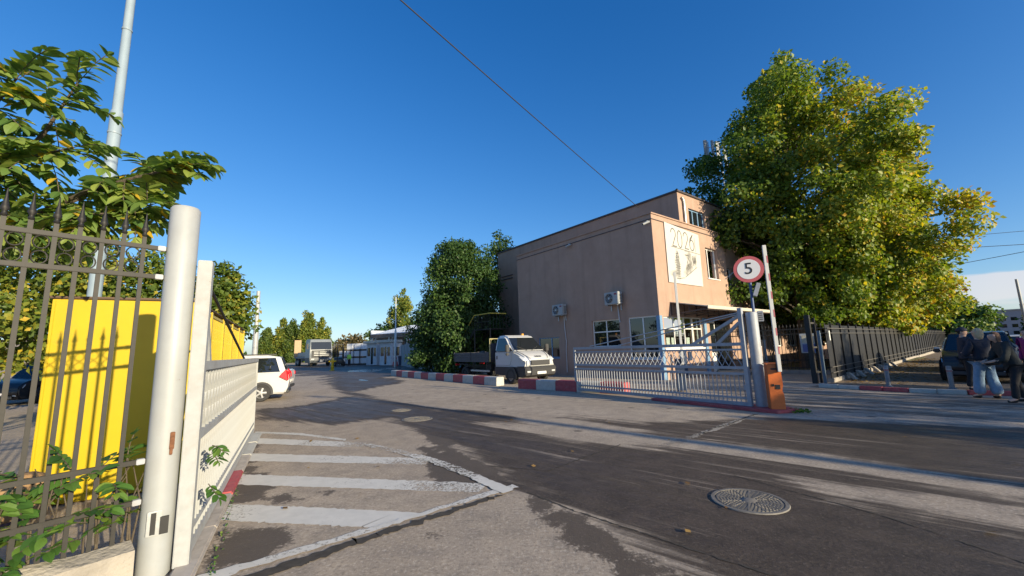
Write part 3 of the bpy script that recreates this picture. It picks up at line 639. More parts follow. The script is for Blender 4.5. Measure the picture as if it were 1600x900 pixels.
def main_block():
    d = 3.0
    t = thing('office_block', 'taller salmon office block set back behind the entrance building and plane tree', 'building', C0 + uF * d, BR)
    H, LS, LF, y0 = 9.55, 16.6, 27.0, .25
    b = B()
    wall_panel(b, (0, LS, 0), (0, -1, 0), (-1, 0, 0), LS - y0, H, .3, [])
    holes = [(1.0 + k * 2.6 - .3, 1.0 + k * 2.6 + 1.7 - .3, z, z + 1.5) for k in range(10) for z in (7.35, 4.4)]
    holes += [(4.6 + k * 2.6, 4.6 + k * 2.6 + 1.6, 1.2, 2.7) for k in range(1, 8)]
    wall_panel(b, (.3, y0, 0), X_, (0, -1, 0), LF - .3, H, .3, holes)
    b.span((.3, y0 + .3, H - .35), (LF, LS - .3, H - .2)); b.span((LF - .3, y0 + .3, 0), (LF, LS - .3, H - .36))
    b.build('wall', M_stucco, t)
    b = B(); b.span((-.08, y0 - .08, H), (LF + .05, y0 + .3, H + .10)); b.span((-.08, y0 + .3, H), (.3, LS + .05, H + .10)); b.build('coping', M_trim, t, bevel=.01)
    for k in range(10):
        for z in (7.35, 4.4): window(t, (1.0 + k * 2.6, y0, z), X_, (0, -1, 0), 1.7, 1.5, (.33, .66), (), .07, .1, fm=M_blue if z > 7 else None, sill=False)
    for k in range(1, 8): window(t, (4.9 + k * 2.6, y0, 1.2), X_, (0, -1, 0), 1.6, 1.5, (.5,), (), .07, .1, sill=False)
    b = B(); b.tube([(.45, y0 - .08, 0), (.45, y0 - .08, 9.1), (.3, y0 - .08, 9.3)], .06, 8); b.build('downpipe', M_steel, t, smooth=40)
    b = B(); b.span((-.06, 14.6, 7.2), (-.001, 16.1, 7.26)); b.span((-.06, 14.6, 7.45), (-.001, 16.1, 7.5)); b.build('vent_ledge', M_trim, t)
    return t
main_block()
# ---- poster
def poster():
    t = thing('wall_poster', 'large white poster reading 2026 with a grey sketch, on the sunny front wall', 'poster', C0 + uF * .98 - uS * .02, BR)
    W, Hh = 3.2, 2.9
    m = mat('poster_print', (.52, .51, .485), .6, var=.015, scale=1); nt = m.node_tree; L = nt.links; p = nt.nodes['Principled BSDF']; base = p.inputs['Base Color'].links[0].from_socket
    tc = _nd(nt, 'ShaderNodeTexCoord'); acc = None
    def ma(op, a, b_=None, c=None):
        n = _nd(nt, 'ShaderNodeMath', operation=op)
        for i, v in enumerate((a, b_, c)):
            if v is None: continue
            if isinstance(v, (int, float)): n.inputs[i].default_value = v
            else: L.new(v, n.inputs[i])
        return n.outputs[0]
    sp = _nd(nt, 'ShaderNodeSeparateXYZ'); L.new(tc.outputs['Object'], sp.inputs[0]); x, z = sp.outputs['X'], sp.outputs['Z']
    nz = _nd(nt, 'ShaderNodeTexNoise'); nz.inputs['Scale'].default_value = 3.4; nz.inputs['Detail'].default_value = 7; nz.inputs['Roughness'].default_value = .72; L.new(tc.outputs['Object'], nz.inputs['Vector'])
    for cx, cz, rx, rz_, sl in ((.95, 1.0, .22, .95, .22), (1.9, .78, .62, .34, -.5), (2.6, 1.25, .2, .4, .0), (2.05, 1.45, .35, .35, 0), (.6, .45, .5, .22, 0), (1.9, 1.72, .3, .08, 0)):
        u = ma('DIVIDE', ma('SUBTRACT', x, cx), rx); v = ma('DIVIDE', ma('ADD', ma('SUBTRACT', z, cz), ma('MULTIPLY', ma('SUBTRACT', x, cx), sl)), rz_)
        e = ma('SUBTRACT', 1, ma('ADD', ma('MULTIPLY', u, u), ma('MULTIPLY', v, v)))
        acc = e if acc is None else ma('MAXIMUM', acc, e)
    s = ma('ADD', ma('MULTIPLY', ma('MAXIMUM', acc, 0), 1.0), ma('MULTIPLY', ma('SUBTRACT', nz.outputs['Fac'], .5), 2.6))
    gate_ = ma('MULTIPLY', ma('MINIMUM', ma('MAXIMUM', ma('MULTIPLY', acc, 4), 0), 1), .72)
    r = _nd(nt, 'ShaderNodeMapRange'); L.new(s, r.inputs[0]); r.inputs[1].default_value = .15; r.inputs[2].default_value = .95
    f = ma('MULTIPLY', r.outputs[0], gate_)
    mx = _nd(nt, 'ShaderNodeMix', data_type='RGBA'); L.new(f, mx.inputs['Factor']); L.new(base, mx.inputs['A']); mx.inputs['B'].default_value = (.12, .12, .115, 1); L.new(mx.outputs['Result'], p.inputs['Base Color'])
    b = B(); b.prism([(0, -.03, 0), (W, -.03, 0), (W + .02, -.03, Hh - .12), (.02, -.03, Hh + .08)], (0, .025, 0)); sh = b.build('sheet', m, t, loc=(0, 0, 4.5))
    ink = mat('poster_ink', (.10, .10, .10), .6)
    b = B()
    def stroke(P, w=.055):
        P = [Vector((px, -.0335, pz)) for px, pz in P]
        for k, (p0, p1) in enumerate(zip(P, P[1:])):
            d = (p1 - p0).normalized(); nn = Vector((-d.z, 0, d.x)) * w / 2
            e = Vector((0, -.0004 * (k % 2), 0))
            b.face([p0 - nn + e, p1 - nn + e, p1 + nn + e, p0 + nn + e])
    def arc(cx, cz, rx, rz_, a0, a1, n=14): return [(cx + rx * math.cos(rad(a)), cz + rz_ * math.sin(rad(a))) for a in np.linspace(a0, a1, n)]
    z0, hh = 1.83, .92
    for k, ch in enumerate('2026'):
        x0 = .48 + k * .57; w = .5; top = z0 + hh - .02 * k
        if ch == '2': stroke(arc(x0 + w / 2, top - .25, w * .42, .25, 175, -25) + [(x0 + .12, z0 + .03), (x0 + w, z0 + .03)])
        if ch == '0': stroke(arc(x0 + w / 2, (z0 + top) / 2, w * .42, hh * .48, 0, 360, 26))
        if ch == '6': stroke([(x0 + w * .8, top)] + arc(x0 + w / 2, z0 + .28, w * .42, .28, 150, 510, 26)); stroke([(x0 + w * .8, top), (x0 + w * .25, z0 + .62), (x0 + w * .10, z0 + .40)])
    stroke([(.45, z0 - .02), (W - .02, z0 - .12)], .03); stroke([(x0 + w + .06, z0 - .05), (x0 + w + .06, z0 + .72)], .025)
    stroke([(1.65, 1.52), (2.05, 1.5)], .05)
    rr = random.Random(12)
    for k in range(26):                              # pencil sketch: a tall figure at left, roofs at right
        z_ = .25 + 1.3 * k / 26; w_ = .10 + .16 * math.sin(2.6 * k / 26 + .4); x_ = .95 + rr.uniform(-.04, .04); stroke([(x_ - w_, z_ + rr.uniform(-.03, .03)), (x_ + w_ * rr.uniform(.5, 1), z_ + rr.uniform(-.02, .06))], .02)
    for k in range(34):
        x_ = 1.5 + 1.3 * rr.random(); z_ = .45 + .55 * (x_ - 1.5) + rr.uniform(0, .35); stroke([(x_, z_), (x_ + rr.uniform(-.05, .12), z_ + rr.uniform(.1, .32))], .022)
    for P in ([(1.5, .35), (2.75, .98)], [(1.75, .95), (1.95, 1.4), (2.15, 1.0)], [(2.25, 1.15), (2.4, 1.55), (2.62, 1.2)], [(.7, .22), (1.45, .32)], [(.8, 1.2), (.95, 1.62), (1.1, 1.22)]): stroke(P, .03)
    b.build('print', ink, sh)
poster()
# ---- air conditioners on the shaded side
def aircon(label, y, z, group='air conditioners on the shaded wall'):
    t = thing('air_conditioner', label, 'air conditioner', on_annex((-.04, y, z)), BR, group)
    w, h, dep = .86, .62, .34
    b = B(); b.span((-dep - .06, -w / 2, 0), (-.06, w / 2, h)); b.build('case', M_white, t, bevel=.025, seg=3)
    b = B(); b.lathe([(0, -dep - .064), (.235, -dep - .064), (.235, -dep - .058)], 28, (0, .12, h / 2), 'x'); g = b.build('fan_grille', M_plastic, t)
    b = B()
    for r in (.06, .11, .16, .21, .24): b.tube([(-dep - .07, .12 + r * math.cos(a), h / 2 + r * math.sin(a)) for a in np.linspace(0, 2 * math.pi, 25)], .005, 4)
    for a in range(8): b.bar((-dep - .07, .12, h / 2), (-dep - .07, .12 + .24 * math.cos(a * math.pi / 4), h / 2 + .24 * math.sin(a * math.pi / 4)), .007, .007)
    b.build('wire_guard', M_steel, g)
    b = B(); b.lathe([(0, -dep - .078), (.045, -dep - .078), (.05, -dep - .068)], 16, (0, .12, h / 2), 'x'); b.build('hub', M_steel, g)
    b = B(); b.span((-dep - .066, -.36, .46), (-dep - .0605, -.2, .54)); b.build('badge', mat('badge_red', (.25, .05, .08), .5), t)
    for s in (-.3, .3):
        b = B(); b.span((-dep - .02, s - .02, -.04), (-.0, s + .02, -.002)); b.span((-.04, s - .02, -.3), (-.0, s + .02, -.041)); b.build('bracket', M_steel, t)
    b = B()
    for k in range(6): b.span((-dep * .9, -w / 2 - .006, .1 + k * .07), (-dep * .3, -w / 2 - .001, .13 + k * .07))
    b.build('side_louvre', M_plastic, t)
    return t
aircon('white air conditioner on the shaded wall, lower one farther left above the truck cab', 6.18, 3.40)
aircon('white air conditioner on the shaded wall, higher one nearer the building corner', 2.32, 3.62)
M_pipe = mat('conduit_grey', (.45, .45, .47), .5, var=.1)
def conduit(label, pts, r=.03):
    o = B().tube([on_annex(p) for p in pts], r, 8).build('conduit', M_pipe, smooth=40); tag(o, label, 'pipe')
conduit('grey pipe dropping from the lower air conditioner almost to the ground', [(-.05, 6.05, 3.38), (-.05, 6.03, 2.6), (-.05, 5.95, 1.9), (-.05, 6.0, 1.5), (-.06, 6.0, .2)], .028)
conduit('short grey pipe running down from the higher air conditioner to the window head', [(-.05, 2.24, 3.6), (-.05, 2.2, 2.9), (-.05, 2.16, 2.72)], .03)
def camera_(label, p, d):
    t = thing('security_camera', label, 'camera', on_annex(p), BR)
    d = Vector(d).normalized(); e = Vector(d) * .17
    b = B(); b.tube([Vector((-.14, 0, 0)) - e, Vector((-.14, 0, 0)) + e], .055, 10); b.build('housing', M_white, t, smooth=40)
    b = B(); b.tube([Vector((-.14, 0, 0)) + e, Vector((-.14, 0, 0)) + e * 1.06], .045, 10); b.build('lens', M_dark, t)
    b = B(); b.lathe([(.06, 0), (.06, .05), (0, .05)], 10, (-.06, 0, .06)); b.bar((-.0, 0, .1), (-.13, 0, .04), .03, .03); b.build('mount', M_white, t)
camera_('small white security camera under the roof line midway along the shaded wall', (-.03, 5.3, 7.33), (-.3, .8, -.25))
camera_('small white security camera at the top building corner beside the poster', (-.03, .18, 7.28), (-.7, .5, -.35))
# ---- outside stair on the far end of the side wall
def stair():
    t = thing('metal_stair', 'dark metal outside stair with yellow handrail at the far end of the building', 'stair', (0, 0, 0))
    top = on_annex((-.15, 11.2, 2.9)); M_yrail = mat('handrail_yellow', (.62, .48, .08), .5, var=.1)
    out = -uF; u = uS
    b = B(); c = top - uF * .2
    b.prism([c, c + u * 1.9, c + u * 1.9 - uF * 1.3, c - uF * 1.3], (0, 0, .06)); b.build('landing', M_black, t)
    b = B(); q0 = c - uF * 1.3 + u * 1.9; q1 = q0 + u * 3.4 - uZ * 2.8
    for s in (0, 1.2): b.bar(q0 + uF * s, q1 + uF * s, .06, .2)
    b.build('stringer', M_black, t)
    for k in range(11): 
        b = B(); p = q0.lerp(q1, (k + .5) / 11); b.prism([p, p + uF * 1.2, p + uF * 1.2 + u * .26, p + u * .26], (0, 0, .03)); b.build('tread', M_black, t)
    b = B(); a0 = c - uF * 1.3; h = uZ * 1.05
    b.tube([c + h, a0 + h, q0 + h, q1 + h], .035, 8); b.build('handrail', M_yrail, t, smooth=40)
    b = B()
    for k in range(12): p = a0.lerp(q0, k / 11); b.bar(p, p + h, .02, .02)
    for k in range(6): p = c.lerp(a0, k / 5); b.bar(p, p + h, .025, .025)
    for k in range(1, 12): p = q0.lerp(q1, k / 11); b.bar(p, p + h, .02, .02)
    b.bar(a0 + h * .5, q0 + h * .5, .025, .025); b.build('baluster', M_black, t)
    for p in (a0, q0):
        b = B(); b.bar(Vector((p.x, p.y, 0)), p, .08, .08); b.build('leg', M_black, t)
stair()
# ---- roof antennas
def antenna(label, loc, h, z0):
    t = thing('cell_antenna', label, 'antenna', loc)
    b = B(); b.tube([(0, 0, 0), (0, 0, h)], .05, 8); b.build('mast', M_steel, t, smooth=40)
    for k, (dx, dy) in enumerate(((-.3, -.2), (.25, -.15))):
        b = B(); b.box((dx, dy, h - 1.0), (.26, .12, 2.0), Matrix.Rotation(.5 * k, 3, 'Z')); b.build('panel', M_white, t, bevel=.03)
        b = B(); b.bar((0, 0, h - .5), (dx, dy, h - .5), .04, .04); b.bar((0, 0, h - 1.5), (dx, dy, h - 1.5), .04, .04); b.build('bracket', M_steel, t)
    b = B()
    for k in range(5): b.box((0, 0, .4 + k * .7), (.35, .3, .06)); b.box((.1, .1, .6 + k * .7), (.14, .1, .3))
    b.build('equipment', M_steel, t)
antenna('white mobile phone antenna mast on the roof, at the left edge of the plane tree', C0 + uF * 12.3 + uS * 2.6 + uZ * 9.3, 7.0, 0)
antenna('second white antenna mast on the roof, mostly hidden in the plane tree crown', C0 + uF * 14.2 + uS * 2.6 + uZ * 9.3, 7.5, 0)
# ================================================================== LEFT FENCE, POSTS AND GATES
PX, PY = -2.775, 3.31                    # left gate post
FA = 38.0                               # fence runs from the post towards azimuth 218
def fence_left():
    t = thing('iron_fence', 'black iron fence with spear tipped bars on the low wall at the left edge', 'fence', (PX, PY, 0), rot_az(FA + 180))
    for z, h in ((2.50, .035), (2.265, .035), (.845, .035), (.555, .035)):
        b = B(); b.box((1.75, 0, z), (3.3, .03, h)); b.build('rail', M_black, t, bevel=.003)
    mb = B(); mb.box((0, 0, 1.41), (.026, .018, 2.34)); mb = mb.mesh('bar', M_black, bevel=.002)
    mf = B(); mf.lathe([(.012, 0), (.019, .012), (.012, .024), (.012, .035), (.024, .055), (.019, .07), (.008, .13), (.003, .19), (0, .2)], 8); mf = mf.mesh('spear_tip', M_black, smooth=50)
    mr = B()
    for s in (-1, 1):
        mr.tube([(.038 * math.cos(a), 0, s * .054 + .046 * math.sin(a)) for a in np.linspace(0, 2 * math.pi, 15)], .005, 5)
    mr = mr.mesh('scroll', M_black, smooth=60)
    for k in range(27):
        x = .245 + .1175 * k
        o = obj('bar', mb, t, (x, 0, 0)); obj('spear_tip', mf, o, (0, 0, 2.58))
        if k < 26: obj('scroll', mr, t, (x + .0588, 0, 2.383))
    for z in (2.50, 2.265, .845, .555):
        b = B(); b.box((.135, 0, z), (.05, .045, .04)); b.build('bracket', M_gate, t, bevel=.004)
fence_left()
b = B()
for k in range(12):                     # low wall with a rough weathered top
    x0, x1 = .03 + k * .28, .03 + (k + 1) * .28
    h0, h1 = (.27 + .035 * math.sin(k * 1.7), .27 + .035 * math.sin((k + 1) * 1.7))
    b.prism([(x0, -.16, 0), (x0, .18, 0), (x0, .16, h0), (x0, .0, h0 + .03), (x0, -.13, h0 - .01)], (x1 - x0, 0, 0))
bmesh.ops.remove_doubles(b.bm, verts=b.bm.verts, dist=.06)
o = b.build('low_wall', M_conc, loc=(PX - .07, PY - .09, 0), rotz=rot_az(FA + 180)); tag(o, 'low rough concrete wall under the black iron fence at bottom left', 'wall')
def gate_post(label, loc, r, h, m, parts):
    t = thing('gate_post', label, 'post', (*loc, 0))
    b = B(); b.lathe([(r, 0), (r, h * .5), (r, h - .02), (r - .012, h), (0, h + .012)], 32); b.build('tube', m, t, smooth=40)
    parts(t); return t
M_rust = mat('rust', (.16, .07, .035), .9, var=.4, scale=40)
def lp(t):
    d = Vector((.62, -.785, 0)); s = Vector((.785, .62, 0))
    M = Matrix((s, -d, Vector((0, 0, 1)))).transposed()
    b = B(); b.box(Vector((0, 0, .40)) + d * .112 - s * .015, (.085, .012, .17), M); b.build('lock_plate', M_steel, t, bevel=.003)
    b = B(); b.box(Vector((0, 0, .38)) + d * .122 + s * .045, (.05, .02, .12), M); b.box(Vector((0, 0, .40)) + d * .120 - s * .02, (.03, .012, .15), M); b.build('lock_slot', M_dark, t)
    b = B(); b.box(Vector((0, 0, .98)) + d * .106 + s * .048, (.03, .012, .13), M); b.box(Vector((0, 0, .92)) + d * .105 + s * .046, (.02, .012, .09), M); b.build('rust_patch', M_rust, t, bevel=.004)
gate_post('thick round white gate post with a lock slot beside the iron fence', (PX, PY), .104, 2.88, M_white, lp)
def gate(label, hinge, far, L, flip, second_rail, braces, rods, mat_=M_gate):
    h, f_ = Vector((*hinge, 0)), Vector((*far, 0)); d = (f_ - h).normalized()
    t = thing('gate_leaf', label, 'gate', h, math.atan2(d.y, d.x))
    D = .04
    def rail(z0, z1, dep=.06, x0=.04, x1=None, name='rail'):
        b = B(); b.span((x0, -dep / 2, z0), (x1 or L, dep / 2, z1)); b.build(name, mat_, t, bevel=.004)
    b = B(); b.box((0, 0, 1.23), (.10, .10, 2.38)); b.build('stanchion', mat_, t, bevel=.006)
    rail(1.50, 1.58, .07); rail(.93, 1.0, x1=L - .03)
    if second_rail: rail(1.385, 1.43); rail(.79, .85)
    rail(.06, .15); rail(.225, .27, .05)
    b = B(); b.box((L - .02, 0, .78), (.06, .062, 1.44)); b.build('end_stile', mat_, t, bevel=.004)
    top = 1.385 if second_rail else 1.50; lo = .79 if second_rail else .93
    n = 54
    mb = B(); mb.span((-.003, -D / 2, .15), (.003, D / 2, lo)); mb = mb.mesh('bar', mat_)
    for k in range(n): obj('bar', mb, t, (.10 + (L - .18) * k / (n - 1), 0, 0))
    # lattice of flat strips set on edge
    H = top - 1.0; run = H * .55
    for s in (-1, 1):
        ml = B(); ml.bar((0, 0, 1.0), (s * run, 0, top), .006, D * .8, up=(0, 1, 0)); ml = ml.mesh('lattice_strip', mat_)
        m = 36
        for k in range(m):
            x = .08 + (L - .16) * k / (m - 1)
            if not (.05 < x + s * run < L - .03): continue
            obj('lattice_strip', ml, t, (x, s * .004, 0))
    for (x0, z0, x1, z1) in braces:
        b = B(); b.bar((x0, 0, z0), (x1, 0, z1), .055, .075); b.build('brace', mat_, t, bevel=.004)
    for (x0, z0, x1, z1) in rods:
        b = B(); b.tube([(x0, .03, z0), (x1, .03, z1)], .016, 8); b.build('stay_rod', M_steel if second_rail else M_black, t, smooth=50)
    b = B(); b.span((.2, -.035, 1.442), (L - .2, -.029, 1.496)) if False else b.box((.07, .0, .5), (.05, .07, .12)); b.build('hinge', mat_, t, bevel=.004)
    return t
gate('white barred gate leaf standing open on the left beside the yellow cage', (-2.60, 3.36), (-5.44, 8.62), 6.03, 1, False, [(.03, 2.12, .40, 1.56)], [(.05, 2.33, 3.9, 1.57)], M_gateleft)
gate('grey white gate leaf swung open at right in front of the entrance building', (5.60, 9.95), (2.19, 14.94), 6.04, -1, True, [(.05, 2.22, 1.36, 1.55), (.05, 2.06, .66, 1.55)], [(.05, 2.30, 5.2, 1.60), (.05, 2.26, 3.9, 1.60)])
def rp(t):
    b = B(); b.box((-.19, .1, .75), (.07, .06, .16)); b.box((-.19, .1, 2.1), (.07, .06, .16)); b.build('hinge', M_gate, t, bevel=.006)
    b = B(); b.box((.0, -.14, .02), (.5, .42, .11)); b.build('foot', M_red, t, bevel=.01)
gate_post('thick round grey gate post at the right carrying the speed sign', (5.83, 9.88), .128, 2.30, M_gate, rp)
# ------------------------------------------------------------------ yellow cage
def yellow_cage():
    az = -29.0                                  # long side, away from the camera
    t = thing('storage_cage', 'bright yellow steel storage cage with mesh sides behind the fence and left gate', 'cage', (-4.32, 5.36, 0), rot_az(az))
    L, Wd, H = 7.2, 1.30, 2.42                    # local x along, local +y to the left (end face width)
    b = B()
    b.span((0, .0, .10), (.03, Wd, H - .06)); b.build('end_panel', M_yellow, t, bevel=.006)
    for y in (.02, 1.28):
        b = B(); b.span((-.012, y - .012, .12), (0, y + .012, H - .08)); b.build('end_rib', M_yellow, t, bevel=.003)
    M_brown = mat('brown_roof_sheet', (.10, .06, .04), .7, var=.3, dirt=.4)
    b = B(); b.span((-.03, -.06, H - .055), (L + .06, Wd + .03, H - .025)); b.build('roof', M_brown, t, bevel=.008)
    b = B(); b.span((.05, Wd - .03, .1), (L, Wd, H - .06)); b.build('back_panel', M_yellow, t)
    b = B(); b.span((L - .03, .05, .1), (L, Wd - .04, H - .06)); b.build('far_panel', M_yellow, t)
    b = B(); b.span((0, 0, .02), (L, Wd, .1)); b.build('base', M_yellow, t, bevel=.006)
    for i, x in enumerate((.06, 1.5, 2.94, 4.38, 5.82, 7.14)):
        b = B(); b.span((x - .05, -.055, .05), (x + .05, .0, H - .06)); b.build('post', M_yellow, t, bevel=.006)
    for x0 in (.06, 1.5, 2.94, 4.38, 5.82):
        x1 = min(x0 + 1.44, 7.14)
        f = None
        for z in (1.25, .14, H - .12):
            b = B(); b.span((x0 + .05, -.04, z - .025), (x1 - .05, -.005, z + .025)); q = b.build('rail' if f else 'mesh_door', M_yellow, f or t, bevel=.004); f = f or q
        b = B()
        for k in range(1, 17): xx = x0 + .05 + (x1 - x0 - .1) * k / 17; b.span((xx - .007, -.03, .165), (xx + .007, -.022, H - .145))
        for k in range(1, 11): zz = .14 + (H - .26) * k / 11; b.span((x0 + .05, -.022, zz - .008), (x1 - .05, -.012, zz + .008))
        b.build('mesh', M_yellow, f)
        b = B(); b.box((x0 + .1, -.075, 1.25), (.10, .03, .06)); b.build('latch', M_yellow, f, bevel=.006)
yellow_cage()
M_tarp = mat('purple_black_tarp', (.05, .04, .075), .6, var=.3)
M_sack = mat('tan_sack', (.34, .21, .10), .85, var=.2, bump=.4, bscale=40)
def sack(name, label, loc, rx, ry, rz, m, cat, seed):
    b = B(); bmesh.ops.create_icosphere(b.bm, subdivisions=3, radius=1)
    for v in b.bm.verts:
        n = 1 + .3 * mnoise.noise(v.co * 1.6 + Vector((seed, 0, 0))); v.co = Vector((v.co.x * rx * n, v.co.y * ry * n, max(-.6, v.co.z) * rz * n))
    tag(b.build(name, m, smooth=60, loc=loc), label, cat)
sack('tarp_heap', 'dark purple tarpaulin heap on the ground left of the yellow cage', (-5.35, 4.35, .12), .35, .3, .32, M_tarp, 'tarpaulin', 2)
sack('sack', 'small tan sack in front of the dark tarpaulin behind the fence', (-4.4, 3.75, .42), .16, .3, .22, M_sack, 'sack', 5)
# ------------------------------------------------------------------ poles
def pole(label, loc, prof, m, name='lamp_pole', cat='pole', joints=(), n=16):
    t = thing(name, label, cat, (*loc, 0))
    b = B(); b.lathe([(r, z) for r, z in prof] + [(0, prof[-1][1])], n); b.build('shaft', m, t, smooth=40)
    for r, z in joints:
        b = B(); b.lathe([(r, z), (r + .012, z + .01), (r + .012, z + .06), (r, z + .07)], n); b.build('collar', m, t, smooth=40)
    return t
pole('tall tapering pale blue lamp pole rising behind the iron fence at left', (-11.55, 11.0), [(.16, 0), (.15, 4.3), (.145, 8.9), (.12, 8.95), (.105, 13.5), (.09, 13.6), (.08, 16)], M_bluepaint, joints=((.148, 8.2), (.115, 11.6)))
pole('slim white pole standing behind the white cars', (-19.1, 30.0), [(.19, 0), (.18, 3.5), (.15, 3.6), (.13, 6.5)], M_white, 'flag_pole')
pole('thin grey pole by the guard booths in front of the concrete wall', (-13.1, 45.0), [(.13, 0), (.11, 4), (.07, 4.1), (.05, 7.8)], M_steel, 'slim_pole')
# a street lamp of the road outside, behind the camera to the right
t = pole('grey street lamp on the roadside out to the right', (21.45, -10.7), [(.17, 0), (.14, 6), (.10, 9.5)], M_steel, 'street_lamp', 'street lamp')
b = B(); b.tube([(0, 0, 9.4), (-.4, .2, 9.9), (-1.6, .8, 10.1)], .05, 8); b.box((-1.9, .95, 10.08), (.7, .25, .12), Matrix.Rotation(-.45, 3, 'Z')); b.build('lamp_arm', M_steel, t, smooth=40)
# ------------------------------------------------------------------ boom barriers and sign
M_orange = mat('orange_enamel', (.62, .15, .03), .45, var=.08, scale=6, dirt=.35, dcol=(.25, .1, .05), dscale=5); add_chips(M_orange, .6, 6, .66, (.2, .09, .05))
def boom(label, loc, rz, m, L, bands=True):
    t = thing('boom_barrier', label, 'barrier', (*loc, .04), rz)
    b = B(); b.prism([(-.14, -.15, 0), (.15, -.15, 0), (.15, -.15, .33), (.12, -.15, .45), (.15, -.15, .56), (.13, -.15, 1.02), (-.13, -.15, 1.02), (-.14, -.15, .6)], (0, .30, 0)); b.build('cabinet', m, t, bevel=.012)
    b = B(); b.span((-.15, -.17, 1.02), (.15, .17, 1.045)); b.build('lid', m, t, bevel=.006)
    b = B(); b.box((.04, -.155, .52), (.09, .012, .10)); b.box((.0, -.155, .92), (.12, .012, .035)); b.box((-.05, -.155, .56), (.035, .02, .05)); b.build('lock', M_dark, t)
    b = B(); b.span((.05, -.20, .86), (.15, -.152, 1.16)); b.build('arm_clamp', M_dark, t, bevel=.006)
    a = B(); a.span((.06, -.25, .86), (.14, -.202, .86 + L)); ao = a.build('arm', M_arm, t, bevel=.008)
    if not bands: return t
    for k in range(6):
        b = B(); b.span((.115, -.252, 1.25 + k * .42), (.142, -.20, 1.42 + k * .42)); b.build('red_band', mat('pale_red_film', (.5, .16, .17), .5), ao)
    return t
boom('orange boom barrier cabinet with its white arm raised beside the right gate post', (5.93, 9.50), rad(-20), M_orange, 2.92)
boom('dark blue boom barrier behind the right gate with its thin white arm raised', (5.62, 14.0), rad(-20), M_navy, 3.15, bands=False)
def speed_sign(label, loc, rz, zc, r, pole_m, pole_z0, group=None, devices=True):
    t = thing('speed_sign', label, 'traffic sign', (*loc, 0), rz)
    b = B(); b.tube([(0, 0, pole_z0), (0, 0, zc + .1)], .032, 12); b.build('pole', pole_m, t, smooth=40)
    M_signred = mat('sign_red', (.52, .12, .13), .4, var=.05); M_signw = mat('sign_white', (.75, .75, .76), .4, var=.03); M_ink = mat('sign_black', (.02, .02, .022), .5)
    b = B(); b.lathe([(0, -.045), (r, -.045), (r, -.038), (0, -.038)], 40, (0, 0, zc), 'y'); f = b.build('ring', M_signred, t)
    b = B(); b.lathe([(0, -.049), (r * .755, -.049), (r * .755, -.044)], 40, (0, 0, zc), 'y'); b.build('face', M_signw, t)
    flat_numeral(t, '5', r * 1.22, M_ink, Matrix.Translation((0, -.051, zc + r * .02)) @ Matrix.Rotation(math.pi / 2, 4, 'X'))
    return t
t = speed_sign('round red rimmed speed sign reading 5 on a blue pole above the right gate post', (5.98, 10.02), rad(-28), 3.39, .335, mat('blue_pole_paint', (.06, .10, .22), .5, var=.15), 1.2)
b = B(); b.box((.12, -.05, 2.86), (.10, .09, .34), Matrix.Rotation(.35, 3, 'Y')); o = b.build('floodlight', M_gate, t, bevel=.01)
b = B(); b.bar((0, 0, 2.95), (.10, -.03, 2.95), .025, .025); b.build('bracket', M_dark, t)
b = B(); b.box((.13, -.06, 2.20), (.12, .12, .26)); o = b.build('intercom_box', M_gate, t, bevel=.01)
b = B()
for k in range(4): b.box((.13, -.124, 2.12 + k * .05), (.09, .008, .02))
b.build('grille', M_dark, o)
b = B(); b.bar((-.33, -.02, 3.36), (-.55, .02, 3.2), .012, .012); b.build('bent_tab', M_steel, t)
t = speed_sign('small distant round sign on a thin pole in front of the concrete wall', (-10.6, 42.0), rad(-20), 3.12, .42, M_steel, 0)
# ================================================================== TREES
def leaf_arrays(rs, c, n, a, L, wid=.36, droop=.12):
    """one folded four-vertex leaf per row; c base, a tip direction, n face normal, L length"""
    a = a / np.linalg.norm(a, axis=1)[:, None]; s = np.cross(n, a); s /= np.maximum(np.linalg.norm(s, axis=1), 1e-6)[:, None]; nn = np.cross(a, s)
    L = L[:, None]
    v = np.stack([c, c + a * L * .48 + s * L * wid + nn * L * .07, c + a * L - nn * L * droop, c + a * L * .48 - s * L * wid + nn * L * .07], 1)
    return v.reshape(-1, 3)
def leaf_object(name, verts, tint, m, parent):
    n = len(tint); me = bpy.data.meshes.new(name)
    me.vertices.add(len(verts)); me.vertices.foreach_set('co', verts.astype(np.float32).ravel())
    b = np.arange(n)[:, None] * 4; tri = np.concatenate([b + [[0, 1, 2]], b + [[0, 2, 3]]], 1).reshape(-1).astype(np.int32)
    me.loops.add(len(tri)); me.loops.foreach_set('vertex_index', tri)
    me.polygons.add(n * 2); me.polygons.foreach_set('loop_start', np.arange(0, n * 6, 3, dtype=np.int32)); me.update(calc_edges=True)
    at = me.attributes.new('tint', 'FLOAT', 'FACE'); at.data.foreach_set('value', np.repeat(tint, 2).astype(np.float32))
    me.materials.append(m)
    return obj(name, me, parent)
